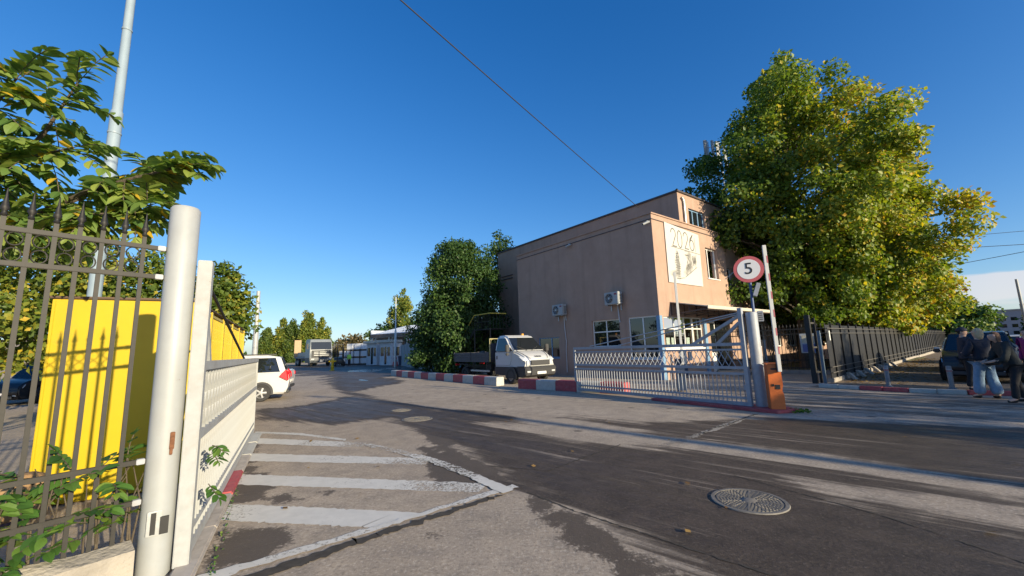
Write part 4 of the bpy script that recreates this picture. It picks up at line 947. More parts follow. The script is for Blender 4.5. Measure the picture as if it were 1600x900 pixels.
def tree(label, loc, H, z0, R, prof, m, seed, n_cl=150, per=110, leaf=.2, cl=.8, off=(0, 0), trunk_r=.22, tint0=(.2, .5), warm=.15, group=None, name='tree', flat=.75, hang=.35, shell=.45, lobes=.22, limbs=60, tintdir=None):
    """prof: crown radius fraction by height fraction"""
    rs = np.random.RandomState(seed); t = thing(name, label, 'tree', (*loc, 0), 0, group)
    hs = np.array([p[0] for p in prof]); rr = np.array([p[1] for p in prof])
    h = []
    while len(h) < n_cl:
        q = rs.rand(400); q = q[rs.rand(400) < np.interp(q, hs, rr) ** 1.3 / (max(rr) ** 1.3)]; h += list(q)
    h = np.array(h[:n_cl]); th = rs.rand(n_cl) * 2 * np.pi
    ph = rs.rand(4) * 6.28
    lob = 1 + lobes * (np.sin(3 * th + ph[0] + 5 * h) * .5 + np.sin(5 * th + ph[1] - 9 * h) * .5) + rs.normal(0, .07, n_cl)
    rho = R * np.interp(h, hs, rr) * lob * (rs.rand(n_cl) ** shell)
    lean = np.clip(h * 1.6, 0, 1)
    C = np.stack([rho * np.cos(th) + off[0] * lean, rho * np.sin(th) + off[1] * lean, z0 + h * (H - z0) - cl * .3], 1)
    cr = cl * (.65 + .7 * rs.rand(n_cl)) * (.55 + .45 * np.minimum(1, np.interp(h, hs, rr) * 1.6)); ct = rs.rand(n_cl)
    k = np.repeat(np.arange(n_cl), np.maximum(12, (per * (cr / cl) ** 1.6)).astype(int)); N = len(k)
    d = rs.normal(0, 1, (N, 3)); d /= np.linalg.norm(d, axis=1)[:, None]; rad_ = rs.rand(N) ** .42
    P = C[k] + d * (rad_ * cr[k])[:, None] * np.array([1, 1, flat])
    out = P - np.array([off[0] * .6, off[1] * .6, z0 + (H - z0) * .4]); out /= np.maximum(np.linalg.norm(out, axis=1), .1)[:, None]
    nrm = out * .7 + d * .5 + rs.normal(0, .55, (N, 3)) + np.array([0, 0, .35])
    a = rs.normal(0, .7, (N, 3)) + out * .5 - np.array([0, 0, hang])
    L = leaf * (.6 + .8 * rs.rand(N))
    tint = np.clip(tint0[0] + (tint0[1] - tint0[0]) * (.45 * ct[k] + .55 * rs.rand(N)) + (rs.rand(N) < warm * (.4 + 1.6 * ct[k])) * rs.uniform(.15, .5, N), 0, 1)
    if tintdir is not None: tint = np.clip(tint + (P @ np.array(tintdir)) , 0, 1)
    leaf_object('crown', leaf_arrays(rs, P, nrm, a, L), tint, m, t)
    b = B(); top = Vector((off[0] * .7, off[1] * .7, z0 + (H - z0) * .78))
    ax = [Vector((0, 0, 0)), Vector((0, 0, .25)), Vector((off[0] * .05 + .05, off[1] * .05, z0 * .6)), Vector((off[0] * .3, off[1] * .3, z0 + (H - z0) * .25)), Vector((off[0] * .55, off[1] * .55, z0 + (H - z0) * .5)), top]
    b.tube(ax, [trunk_r * 1.35, trunk_r * 1.05, trunk_r * .92, trunk_r * .68, trunk_r * .42, trunk_r * .1], 10)
    for j in rs.choice(n_cl, min(limbs, n_cl), False):
        p = Vector(C[j]); s = max(0.05, min(.8, (p.z - R * .35 * rho[j] / max(R, .1) - z0 * .7) / max(H - z0 * .7, .1)))
        q = ax[2].lerp(ax[3], min(1, s * 3)) if s < .33 else ax[3].lerp(ax[5], (s - .33) / .67)
        mid = q.lerp(p, .5) + Vector((0, 0, .12 * (p - q).length)); w = trunk_r * .30 * (1 - s * .6)
        b.tube([q, mid, p], [w, w * .6, w * .18], 5)
    b.build('trunk', M_bark, t, smooth=50)
    return t
LM_plane = leaf_mat('plane_leaf', [(0, (0.050, 0.100, 0.020)), (.35, (0.142, 0.209, 0.024)), (.6, (0.351, 0.333, 0.031)), (.8, (0.550, 0.399, 0.033)), (1, (0.434, 0.218, 0.042))], .35)
LM_green = leaf_mat('green_leaf', [(0, (0.028, 0.065, 0.019)), (.4, (0.070, 0.132, 0.028)), (.75, (0.155, 0.202, 0.031)), (1, (0.341, 0.310, 0.046))], .28)
LM_warm = leaf_mat('yellow_green_leaf', [(0, (0.039, 0.078, 0.016)), (.4, (0.111, 0.163, 0.026)), (.75, (0.300, 0.286, 0.039)), (1, (0.521, 0.365, 0.039))], .35)
LM_pop = leaf_mat('poplar_leaf', [(0, (0.034, 0.070, 0.019)), (.5, (0.124, 0.178, 0.031)), (1, (0.372, 0.326, 0.046))], .3)
PLANE = [(0, .55), (.08, .85), (.2, 1), (.4, .95), (.6, .74), (.78, .48), (.92, .24), (1, .08)]
DOME = [(0, .5), (.15, .85), (.4, 1), (.65, .92), (.85, .62), (1, .15)]
COLUMN = [(0, .55), (.12, .9), (.4, 1), (.7, .75), (.9, .38), (1, .06)]
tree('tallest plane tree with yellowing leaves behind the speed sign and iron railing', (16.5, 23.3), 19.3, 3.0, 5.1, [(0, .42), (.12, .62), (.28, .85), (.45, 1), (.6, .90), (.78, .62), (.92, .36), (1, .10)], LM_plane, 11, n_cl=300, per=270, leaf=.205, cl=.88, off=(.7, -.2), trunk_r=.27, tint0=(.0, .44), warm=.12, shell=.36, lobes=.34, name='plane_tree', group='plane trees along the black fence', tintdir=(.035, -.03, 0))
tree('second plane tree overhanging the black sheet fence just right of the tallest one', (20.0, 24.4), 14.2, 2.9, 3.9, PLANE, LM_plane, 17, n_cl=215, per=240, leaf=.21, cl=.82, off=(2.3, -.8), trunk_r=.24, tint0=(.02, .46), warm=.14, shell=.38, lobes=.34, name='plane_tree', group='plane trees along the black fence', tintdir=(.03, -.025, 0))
tree('third plane tree farther along the black sheet fence with the most golden leaves', (23.6, 28.2), 12.2, 2.0, 3.6, PLANE, LM_plane, 13, n_cl=180, per=190, leaf=.25, cl=.9, off=(2.4, -.8), trunk_r=.22, tint0=(.15, .62), warm=.25, shell=.4, lobes=.3, name='plane_tree', group='plane trees along the black fence')
tree('farthest lower plane tree at the end of the black sheet fence', (31.5, 36.5), 8.6, 1.6, 3.3, DOME, LM_plane, 14, n_cl=150, per=110, leaf=.33, cl=1.0, off=(2.0, -.6), trunk_r=.2, tint0=(.2, .6), warm=.25, name='plane_tree', group='plane trees along the black fence')
tree('small green tree past the end of the black fence', (55, 50), 6.2, .6, 3.0, DOME, LM_green, 15, n_cl=110, per=80, leaf=.4, cl=1.1, tint0=(.2, .6))
# dense trees left of the building
tree('tall dense dark green tree just left of the building behind the truck', (-3.9, 31.0), 10.7, .5, 3.0, DOME, LM_green, 21, n_cl=300, per=170, leaf=.18, cl=.75, tint0=(.0, .40), warm=.03, hang=.7, shell=.3)
tree('dense green tree top showing between the tall dark tree and the building', (-.9, 35.5), 12.2, .8, 2.5, DOME, LM_green, 22, n_cl=170, per=110, leaf=.22, cl=.75, tint0=(.0, .42), warm=.04, hang=.6, shell=.3)
tree('lower dark bushy tree in front of the concrete wall, left of the tall dark tree', (-6.0, 31.6), 6.6, .4, 1.75, DOME, LM_green, 23, n_cl=140, per=130, leaf=.17, cl=.6, tint0=(.0, .28), warm=.0, hang=.6, shell=.3)
# poplars beyond the yard
PQ = 'poplars beyond the yard'
for i, (x, y, h, r, lab) in enumerate((
        (-57.6, 95, 8.2, 1.7, 'shortest poplar at the left end of the far poplar group'), (-54.6, 96, 10.8, 2.0, 'second poplar from the left, broad and sunlit'),
        (-51.9, 95, 10.0, 1.3, 'slim dark poplar third from the left in the far group'), (-50.2, 97, 9.9, 1.5, 'yellow green poplar left of the tallest one'),
        (-48.2, 95, 12.9, 1.75, 'tallest poplar above the lorry cab'), (-45.4, 96, 10.4, 1.8, 'poplar at the right end of the far group, right of the tallest'),
        (-22.0, 80, 14.6, 2.6, 'lone tall poplar behind the guard booths'))):
    tree(lab, (x, y), h, .6, r, COLUMN, LM_pop, 40 + i, n_cl=90, per=130, leaf=.36, cl=.75, trunk_r=.2, tint0=((.05, .4) if i in (0, 2) else (.2, .8)), name='poplar_tree', group=PQ, flat=1.3, hang=-.5, limbs=8)
tree('dark round tree left of the lone poplar behind the booth roof', (-26.3, 82), 8.6, .8, 3.2, DOME, LM_green, 51, n_cl=60, per=60, leaf=.5, cl=1.1, tint0=(.0, .4), limbs=8)
tree('small dark tree right of the lone poplar above the shed roof', (-18.6, 80), 9.2, .8, 2.2, DOME, LM_green, 52, n_cl=50, per=60, leaf=.5, cl=1.0, tint0=(.1, .5), limbs=8)
tree('far brownish round tree beyond the stacks of white blocks', (-50, 130), 7.6, .6, 8.5, DOME, leaf_mat('brown_leaf', [(0, (.06, .06, .03)), (.5, (.13, .11, .05)), (1, (.2, .14, .07))]), 53, n_cl=60, per=50, leaf=.9, cl=1.8, tint0=(.1, .9), limbs=6)
tree('dark tree at the right edge of the street beyond the people', (62, 46), 4.4, .4, 2.4, DOME, LM_green, 54, n_cl=90, per=70, leaf=.35, cl=.9, tint0=(.0, .35), limbs=10)
# trees behind the left fence
tree('yellow green tree spreading behind the pale blue lamp pole', (-15.0, 13.6), 6.3, 1.5, 3.1, DOME, LM_warm, 61, n_cl=170, per=100, leaf=.17, cl=.6, tint0=(.1, .72), warm=.14, trunk_r=.14)
tree('leafy green tree between the white post and the lamp pole', (-12.6, 14.6), 5.3, 1.6, 1.7, DOME, LM_warm, 62, n_cl=110, per=100, leaf=.16, cl=.55, tint0=(.1, .6), trunk_r=.11)
tree('small tree showing above the yellow cage beside the white gate leaf', (-9.35, 12.7), 4.75, 1.7, .82, DOME, LM_warm, 63, n_cl=80, per=80, leaf=.14, cl=.36, tint0=(.1, .6), trunk_r=.08)
tree('dark shrubby tree in front of the grey wall behind the parked black car', (-21.0, 21.5), 4.6, .3, 2.6, DOME, LM_green, 64, n_cl=110, per=80, leaf=.22, cl=.7, tint0=(.05, .5))
def bush(label, loc, r, m, seed, n=2600, leaf=.09, name='round_bush'):
    rs = np.random.RandomState(seed); t = thing(name, label, 'bush', (*loc, 0))
    d = rs.normal(0, 1, (n, 3)); d /= np.linalg.norm(d, axis=1)[:, None]; P = d * (r * rs.uniform(.88, 1.03, n))[:, None] * np.array([1, 1, 1.0]) + [0, 0, r * .95]
    P = P[P[:, 2] > .02]; d = P - [0, 0, r * .95]; k = len(P)
    leaf_object('foliage', leaf_arrays(rs, P, d + rs.normal(0, .3, (k, 3)), rs.normal(0, 1, (k, 3)), leaf * (.7 + .6 * rs.rand(k))), rs.rand(k) * .5, m, t)
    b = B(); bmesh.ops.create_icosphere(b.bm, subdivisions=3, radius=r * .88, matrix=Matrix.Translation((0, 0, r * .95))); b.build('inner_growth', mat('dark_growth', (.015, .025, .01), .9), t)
    b = B(); b.tube([(0, 0, 0), (0, 0, r)], .06, 6); b.build('stem', M_bark, t)
bush('clipped round dark bush in front of the concrete wall', (-9.1, 39.5), 1.0, LM_green, 71, leaf=.12)
# ------------------------------------------------------------------ big-leaved walnut near the fence
def leaflet_mesh(tint, curl=.12):
    me = bpy.data.meshes.new('leaf')
    xs = [0, .18, .42, .68, .88, 1.0]; ws = [0.02, .19, .28, .24, .12, 0]; V = []; Fc = []
    for x, w in zip(xs, ws):
        z = -curl * x * x
        V += [(x, w, z + w * .35), (x, 0, z), (x, -w, z + w * .35)]
    for k in range(len(xs) - 1):
        a = 3 * k; Fc += [(a, a + 3, a + 4, a + 1), (a + 1, a + 4, a + 5, a + 2)]
    me.from_pydata(V, [], Fc)
    at = me.attributes.new('tint', 'FLOAT', 'FACE'); at.data.foreach_set('value', [tint] * len(Fc))
    return me
LM_wal = leaf_mat('walnut_leaf', [(0, (.06, .13, .035)), (.45, (.16, .24, .055)), (.7, (.30, .34, .07)), (.88, (.34, .30, .04)), (1, (.62, .36, .02))], .35, .55)
LM_creep = leaf_mat('creeper_leaf', [(0, (.03, .085, .02)), (.5, (.07, .16, .03)), (1, (.16, .24, .04))], .35, .6)
def frame_of(a, n):
    a = a.normalized(); s = n.cross(a)
    if s.length < 1e-3: s = Vector((1, 0, 0)).cross(a)
    s.normalize(); return Matrix((a, s, a.cross(s))).transposed()
def fronds(root, bases, m, seed, max_obj, pairs, rach, L, tints, stem_m=M_bark):
    """compound leaves: rachis plus paired leaflets; the largest become leaf parts, the rest one stuff part"""
    rs = random.Random(seed); var = [leaflet_mesh(tt, rs.uniform(.05, .25)) for tt in tints]
    for v in var: v.materials.append(m)
    st = B(); items = []
    for base, d in bases:
        base, d = Vector(base), Vector(d).normalized(); R_ = rach * rs.uniform(.7, 1.2); P = [base]; dd = d.copy()
        for k in range(pairs): dd = (dd + Vector((rs.uniform(-.1, .1), rs.uniform(-.1, .1), -.12))).normalized(); P.append(P[-1] + dd * R_ / pairs)
        st.tube(P, .0045, 4, cap=False)
        up = Vector((rs.uniform(-.4, .4), rs.uniform(-.4, .4), 1)).normalized()
        for k in range(1, pairs + 1):
            ax = (P[k] - P[k - 1]).normalized(); sd = up.cross(ax).normalized()
            for s in ((-1, 1) if k < pairs else (-1, 1, 0)):
                a = (ax * (.55 if s else 1) + sd * s * .9 + Vector((rs.uniform(-.15, .15), rs.uniform(-.15, .15), rs.uniform(-.35, .05)))).normalized()
                n = (up + Vector((rs.uniform(-.5, .5), rs.uniform(-.5, .5), 0))).normalized()
                l = L * rs.uniform(.65, 1.15) * (.75 + .25 * math.sin(math.pi * k / (pairs + .5)))
                items.append((P[k].copy(), frame_of(a, n), l, rs.choice(var)))
    items.sort(key=lambda i: -i[2] / (i[0] + Vector(root.location)).length)
    for p, M, l, me in items[:max_obj]:
        o = obj('leaf', me, root); o.matrix_local = Matrix.Translation(p) @ M.to_4x4() @ Matrix.Scale(l, 4)
    rest = items[max_obj:]
    if rest:
        V, Fc, T = [], [], []
        for p, M, l, me in rest:
            o0 = len(V); V += [p + M @ (v.co * l) for v in me.vertices]; Fc += [[o0 + i for i in f.vertices] for f in me.polygons]; T += [me.attributes['tint'].data[0].value] * len(me.polygons)
        me = bpy.data.meshes.new('foliage'); me.from_pydata(V, [], Fc); at = me.attributes.new('tint', 'FLOAT', 'FACE'); at.data.foreach_set('value', T); me.materials.append(m)
        tag(obj('foliage', me, root), kind='stuff')
    st.build('twig', stem_m, root, smooth=60)
def walnut():
    root = thing('walnut_tree', 'near big-leaved walnut tree reaching over the iron fence at upper left', 'tree', (-6.6, 4.3, 0)); o = Vector(root.location); rs = random.Random(5)
    limbs = [[(-6.55, 4.3, 2.6), (-5.7, 4.1, 3.4), (-4.9, 3.95, 4.0), (-4.55, 3.9, 4.55)],
             [(-6.55, 4.3, 2.4), (-5.3, 4.15, 3.1), (-4.4, 4.05, 3.42), (-3.9, 4.1, 3.58), (-3.55, 4.1, 3.66)],
             [(-6.55, 4.3, 2.2), (-5.2, 4.2, 3.05), (-4.3, 4.2, 3.22), (-3.9, 4.2, 3.28)],
             [(-6.5, 4.3, 2.8), (-5.6, 3.8, 3.6), (-5.0, 3.6, 4.1), (-4.75, 3.55, 4.35)],
             [(-5.3, 4.15, 3.1), (-4.6, 4.4, 3.6), (-4.0, 4.5, 3.95)],
             [(-5.4, 4.2, 3.0), (-4.9, 3.9, 3.08), (-4.2, 4.0, 3.12)],
             [(-5.7, 4.1, 3.4), (-5.1, 3.8, 3.6), (-4.4, 3.8, 3.75)]]
    b = B(); b.tube([(0, 0, 0), (.02, .03, 1.2), (.05, 0, 2.2), (.05, 0, 2.9)], [.10, .08, .065, .03], 8)
    bases = []
    for li, P in enumerate(limbs):
        P = [Vector(p) - o for p in P]; b.tube(P, [.035 - .026 * k / (len(P) - 1) for k in range(len(P))], 6)
        n = [28, 34, 28, 22, 18, 25, 25][li]
        for k in range(n):
            u = (.22 + .78 * (k + .5) / n) * (len(P) - 1); i = min(int(u), len(P) - 2); p = P[i].lerp(P[i + 1], u - i); tan = (P[i + 1] - P[i]).normalized()
            side = Vector((rs.uniform(-1, 1), rs.uniform(-1, 1), rs.uniform(-.7, .8)))
            bases.append((p, tan * .45 + side))
        bases.append((P[-1], (P[-1] - P[-2]) + Vector((0, 0, .1))))
    b.build('trunk', M_bark, root, smooth=60)
    fronds(root, bases, LM_wal, 3, 300, 6, .36, .172, (.08, .22, .34, .45, .55, .66, .6, .3, .5, .70, .4, .2, .58, .46, .25, .35, .42, .5, .62, .28, .52, .15, .48, .94))
walnut()
def creeper(label, t0, t1, n, seed, out=.05, hz=(.3, .62), L=.115):
    """plant growing along the wall top at distance t from the gate post"""
    d = Vector((-math.sin(rad(FA)), -math.cos(rad(FA)), 0)); nn = Vector((math.cos(rad(FA)), -math.sin(rad(FA)), 0)); o = Vector((PX, PY, 0)) + d * (t0 + t1) / 2
    root = thing('creeper_plant', label, 'plant', (o.x, o.y, .28)); rs = random.Random(seed); bases = []
    for k in range(n):
        t = rs.uniform(t0, t1) - (t0 + t1) / 2; z = rs.uniform(*hz) - .28
        bases.append((d * t + nn * rs.uniform(-.16, out) + Vector((0, 0, z)), Vector((rs.uniform(-1, 1), rs.uniform(-1, 1), rs.uniform(.0, .9))) + nn * .25))
    b = B()
    for k in range(9):
        t = rs.uniform(t0, t1) - (t0 + t1) / 2; p = d * t - nn * .1; b.tube([p - Vector((0, 0, .1)), p + Vector((rs.uniform(-.05, .05), 0, .25)), p + Vector((rs.uniform(-.12, .12), rs.uniform(-.1, .1), rs.uniform(.4, .62)))], [.008, .006, .003], 5)
    b.build('stem', M_bark, root, smooth=60)
    fronds(root, bases, LM_creep, seed, 150, 5, .26, L, (.1, .3, .5, .65, .9))
creeper('leafy green creeper at the fence foot next to the white post', .10, .50, 13, 81, hz=(.30, .85))
creeper('leafy green creeper along the middle of the wall top under the fence rails', .45, .85, 13, 82, hz=(.28, .80))
creeper('leafy green creeper on the wall top at the bottom left corner', .82, 1.25, 15, 83, hz=(.26, .62), out=.14)
def sprig(label, loc, n, seed, dirv):
    root = thing('sprig', label, 'plant', loc); rs = random.Random(seed)
    fronds(root, [((0, 0, .06 * k), Vector(dirv) + Vector((rs.uniform(-.2, .2), rs.uniform(-.2, .2), rs.uniform(-.3, .3)))) for k in range(n)], LM_creep, seed, 60, 5, .17, .095, (.3, .5, .7))
sprig('small green sprig poking through the left gate bars, upper one', (-2.62, 3.62, .80), 2, 91, (.8, -.4, -.2))
sprig('small green sprig poking through the left gate bars, lower one', (-2.60, 3.58, .56), 1, 92, (.7, -.5, -.3))
# fallen leaves on the verge and weeds
def scatter(name, pts, m, leaf, seed, z=.012, up=.0):
    rs = np.random.RandomState(seed); n = len(pts); P = np.concatenate([pts, np.full((n, 1), z)], 1)
    a = rs.normal(0, 1, (n, 3)); a[:, 2] = rs.rand(n) * up; nn = rs.normal(0, .25, (n, 3)) + [0, 0, 1]
    o = leaf_object(name, leaf_arrays(rs, P, nn, a, leaf * (.6 + .8 * rs.rand(n)), droop=-.1), rs.rand(n), m, None); return tag(o, kind='stuff')
LM_dead = leaf_mat('dead_leaf', [(0, (.10, .055, .025)), (.5, (.20, .12, .045)), (1, (.34, .22, .06))], .1, .8)
rs = np.random.RandomState(7); u = rs.rand(1500); v = rs.rand(1500) ** 1.4
base = np.array([11.8, 14.9]) + np.outer(u * 22, [.766, .643]) + np.outer(v * (1.2 + 1.6 * rs.rand(1500)), [.55, -.72]); scatter('leaf_litter', base, LM_dead, .10, 8)
rs = np.random.RandomState(9); q = rs.rand(60, 2) * [14, 14] + [-5, 3]; scatter('stray_leaves', q, LM_dead, .07, 10, z=.014)
rs = np.random.RandomState(19); u = rs.rand(130); base = np.array([-2.40, 3.2]) + np.outer(u ** 1.5 * 4, [-.50, .865]) + rs.normal(0, .02, (130, 2)) + [.10, .05]; scatter('weeds', base, LM_creep, .022, 11, up=1.2)
rs = np.random.RandomState(20); base = np.array([6.3, 9.35]) + rs.normal(0, .12, (160, 2)); scatter('weeds', base, LM_creep, .06, 12, up=2.0)
# unseen trees added out to the right to shade the kerb and road
for i, (x, y, h) in enumerate(((27.5, -3.5, 8.4), (33.0, -1.0, 9.0), (22.6, -5.0, 6.9))):
    tree(('unseen tree added out to the right to cast shade, nearest the street', 'unseen tree added out to the right to cast shade, farther east', 'lower unseen tree added out to the right to cast shade, nearest the camera')[i], (x, y), h, 1.2, 3.0, DOME, LM_green, 95 + i, n_cl=90, per=60, leaf=.3, cl=.9, tint0=(.2, .7), limbs=20)
# ================================================================== RIGHT FENCE, RAILING, BOLLARDS
b = B(); b.prism([(10.0, 14.1, .006), (10.9, 12.7, .006), (11.6, 11.95, .006), (12.3, 11.3, .006), (13.3, 10.7, .006), (15.6, 9.6, .006), (80, 45, .006), (80, 72, .006), (11.5, 15.1, .006)], (0, 0, -.05)); 
struct(b, 'verge', mat('verge_dirt', (.175, .13, .09), .95, var=.3, scale=2, bump=.6, bscale=30, dirt=.6, dcol=(.09, .07, .055), dscale=.8))
def sheet_fence():
    az = 50.0; L = 52.0; n = 36; pw = L / n
    t = thing('sheet_fence', 'long black metal sheet fence on concrete feet along the street under the plane trees', 'fence', (11.65, 15.2, 0), rot_az(az))
    M_sheet = mat('black_sheet', (.010, .0105, .013), .6, .0, var=.2, scale=3, dirt=.4, dcol=(.035, .032, .029), dscale=1.2)
    b = B(); b.span((.003, 0, .12), (pw - .003, .02, 2.12)); 
    mp = b.mesh('panel', M_sheet)
    mb = B(); mb.span((-.03, -.05, 0), (.03, -.003, 2.2)); mb = mb.mesh('post', M_black, bevel=.004)
    for k in range(n):
        obj('panel', mp, t, (k * pw, 0, 0)); 
        obj('post', mb, t, (k * pw + pw * .5, 0, 0))
    for z in (1.98, 1.80, .55, .35):
        b = B(); b.span((0, -.07, z), (L, -.052, z + .022)); b.build('rail', mat('worn_rail', (.16, .15, .14), .5, .3), t)
    b = B()
    for k in range(9): b.span((k * L / 9, -.06, 0), ((k + 1) * L / 9 - .02, .14, .16 + .02 * (k % 2)))
    b.build('plinth', M_conc, t, bevel=.01)
    for k in range(7):
        b = B(); b.prism([(1.6 + k * 1.6, -.42, 0), (1.95 + k * 1.6, -.42, 0), (1.9 + k * 1.6, -.2, .26), (1.65 + k * 1.6, -.2, .26)], (0, .13, 0)); b.build('concrete_foot', M_conc, t, bevel=.02)
    b = B(); b.box((.18, -.075, 1.72), (.10, .008, .36)); b.build('notice', mat('paper_notice', (.78, .80, .76), .8), t)
sheet_fence()
def gate_stub():
    t = thing('sliding_gate_post', 'black steel post frame with pale edge at the corner of the sheet fence', 'post', (11.22, 14.95, 0), rot_az(50))
    b = B(); b.box((-.05, .3, 1.25), (.16, .16, 2.5)); b.box((.25, .18, 1.2), (.08, .08, 2.4)); b.build('column', M_black, t, bevel=.006)
    b = B(); b.bar((-.05, .3, 2.2), (.25, .18, 2.2), .06, .06); b.bar((-.05, .3, .4), (.25, .18, .4), .06, .06); b.bar((-.05, .3, 1.3), (.25, .18, 1.3), .06, .06); b.build('crossbar', M_black, t)
    b = B(); b.box((-.16, -.02, .95), (.09, .09, 1.9)); b.build('guide_post', mat('blue_grey_paint', (.10, .14, .18), .5), t, bevel=.006)
    b = B(); b.span((-.118, -.04, .02), (-.108, .0, 1.86)); b.build('edge_strip', M_white, t)
gate_stub()
def railing():
    a, e = Vector((9.6, 22.3, 0)), Vector((14.9, 18.6, 0)); d = (e - a); L = d.length
    t = thing('iron_railing', 'black iron railing with spear bars under the plane tree behind the boom barrier', 'railing', a, math.atan2(d.y, d.x))
    mb = B(); mb.box((0, 0, 1.15), (.022, .022, 2.1)); mb.lathe([(.02, 2.2), (.025, 2.25), (0, 2.36)], 6); mb = mb.mesh('bar', M_black)
    for k in range(44): obj('bar', mb, t, (.07 + k * (L - .14) / 43, 0, 0))
    for z in (.25, .62, 1.85, 2.08):
        b = B(); b.span((0, -.02, z), (L, .02, z + .045)); b.build('rail', M_black, t)
    for x in (.0, L / 2, L): b = B(); b.box((x, 0, 1.15), (.09, .09, 2.3)); b.build('post', M_black, t, bevel=.005)
    b = B(); b.span((0, -.1, 0), (L, .1, .18)); b.build('plinth', M_conc, t, bevel=.01)
railing()
t = thing('notice_board', 'pale notice board with a blue poster hung on the iron railing', 'notice board', (13.9, 19.1, 1.0), math.atan2(-3.7, 5.3))
b = B(); b.box((0, -.05, .42), (.82, .04, .9)); b.build('board', mat('board_grey', (.40, .43, .45), .5), t, bevel=.008)
b = B(); b.box((.0, -.075, .2), (.68, .006, .36)); b.build('poster_sheet', mat('poster_blue', (.12, .15, .34), .6, var=.2, scale=12), t)
b = B(); b.box((.0, -.075, .62), (.68, .006, .34)); b.build('paper', mat('paper_tan', (.5, .47, .36), .7, var=.2, scale=8), t)
t = thing('white_post', 'short white square post behind the iron railing', 'post', (12.6, 20.6, 0)); b = B(); b.box((0, 0, .8), (.14, .14, 1.6)); b.build('shaft', M_white, t, bevel=.01); b = B(); b.box((0, 0, 1.62), (.18, .18, .05)); b.build('cap', M_white, t, bevel=.008)
b = B(); b.prism([(9.4, 22.5, .0), (14.9, 18.8, .0), (30, 30, .0), (20, 34, 0)], (0, 0, .05)); struct(b, 'lawn_soil', mat('soil_grass', (.06, .065, .025), .95, var=.5, scale=3, bump=1, bscale=30))
def bollard(label, loc):
    t = thing('bollard', label, 'bollard', (*loc, 0), 0, 'bollards behind the kerb')
    b = B(); b.lathe([(.11, 0), (.11, .02), (.062, .05), (.062, .66), (.055, .68), (0, .685)], 20); b.build('shaft', mat('bollard_grey', (.20, .21, .23), .5, .2, var=.12, dirt=.4), t, smooth=40)
    b = B(); b.lathe([(.064, .56), (.064, .60)], 20); b.build('reflective_band', M_white, t)
    b = B(); b.lathe([(.063, .52), (.0635, .55)], 20); b.build('red_ring', M_red, t)
bollard('grey bollard behind the kerb, left one near the sheet fence corner', (12.1, 13.45)); bollard('grey bollard behind the kerb, right one beside the people', (12.98, 12.35))
# ================================================================== VEHICLES
def wheel_mesh(r, w, spokes=5, rim=.62, rim_m=None):
    b = B(); b.lathe([(r * rim, -w / 2), (r * .93, -w / 2), (r, -w / 2 * .7), (r, w / 2 * .7), (r * .93, w / 2), (r * rim, w / 2)], 24, axis='y'); ty = b.mesh('tyre', M_dark, smooth=40)
    b = B(); b.lathe([(r * rim, -w * .45), (r * rim * .9, -w * .3), (r * rim * .9, w * .2)], 24, axis='y')
    for k in range(spokes):
        a = 2 * math.pi * k / spokes; b.bar((0, -w * .40, 0), (r * rim * .95 * math.cos(a), -w * .36, r * rim * .95 * math.sin(a)), r * .17, .02, up=(0, 1, 0))
    b.lathe([(0, -w * .46), (r * .14, -w * .45), (r * .15, -w * .3)], 12, axis='y'); ri = b.mesh('rim', rim_m or M_alloy, smooth=40)
    b = B(); b.lathe([(0, -w * .05), (r * rim * .92, -w * .05)], 20, axis='y'); bk = b.mesh('brake_shadow_disc', M_plastic)
    return ty, ri, bk
def add_wheels(t, spots, r, w, name='wheel', **k):
    ty, ri, bk = wheel_mesh(r, w, **k)
    for x, y in spots:
        e = obj(name, ty, t, (x, y, r), math.pi if y > 0 else 0); obj('rim', ri, e); obj('brake_disc', bk, e)
def arches(t, spots, r, wy):
    for x, y in spots:
        b = B(); s = -1 if y < 0 else 1
        P = [(x + (r + .065) * math.cos(a), s * wy, r + (r + .065) * math.sin(a)) for a in np.linspace(-.25, math.pi + .25, 18)]
        b.prism(P, (0, s * .006, 0)); b.build('wheel_arch', M_plastic, t)
def panel(t, name, m, pts, eps=.006, parent=None):
    """thin sheet standing proud of the body along its own normal"""
    P = [Vector(p) for p in pts]; n = (P[1] - P[0]).cross(P[2] - P[0]).normalized()
    b = B(); b.prism([p + n * eps * .2 for p in P], n * eps); return b.build(name, m, parent or t)
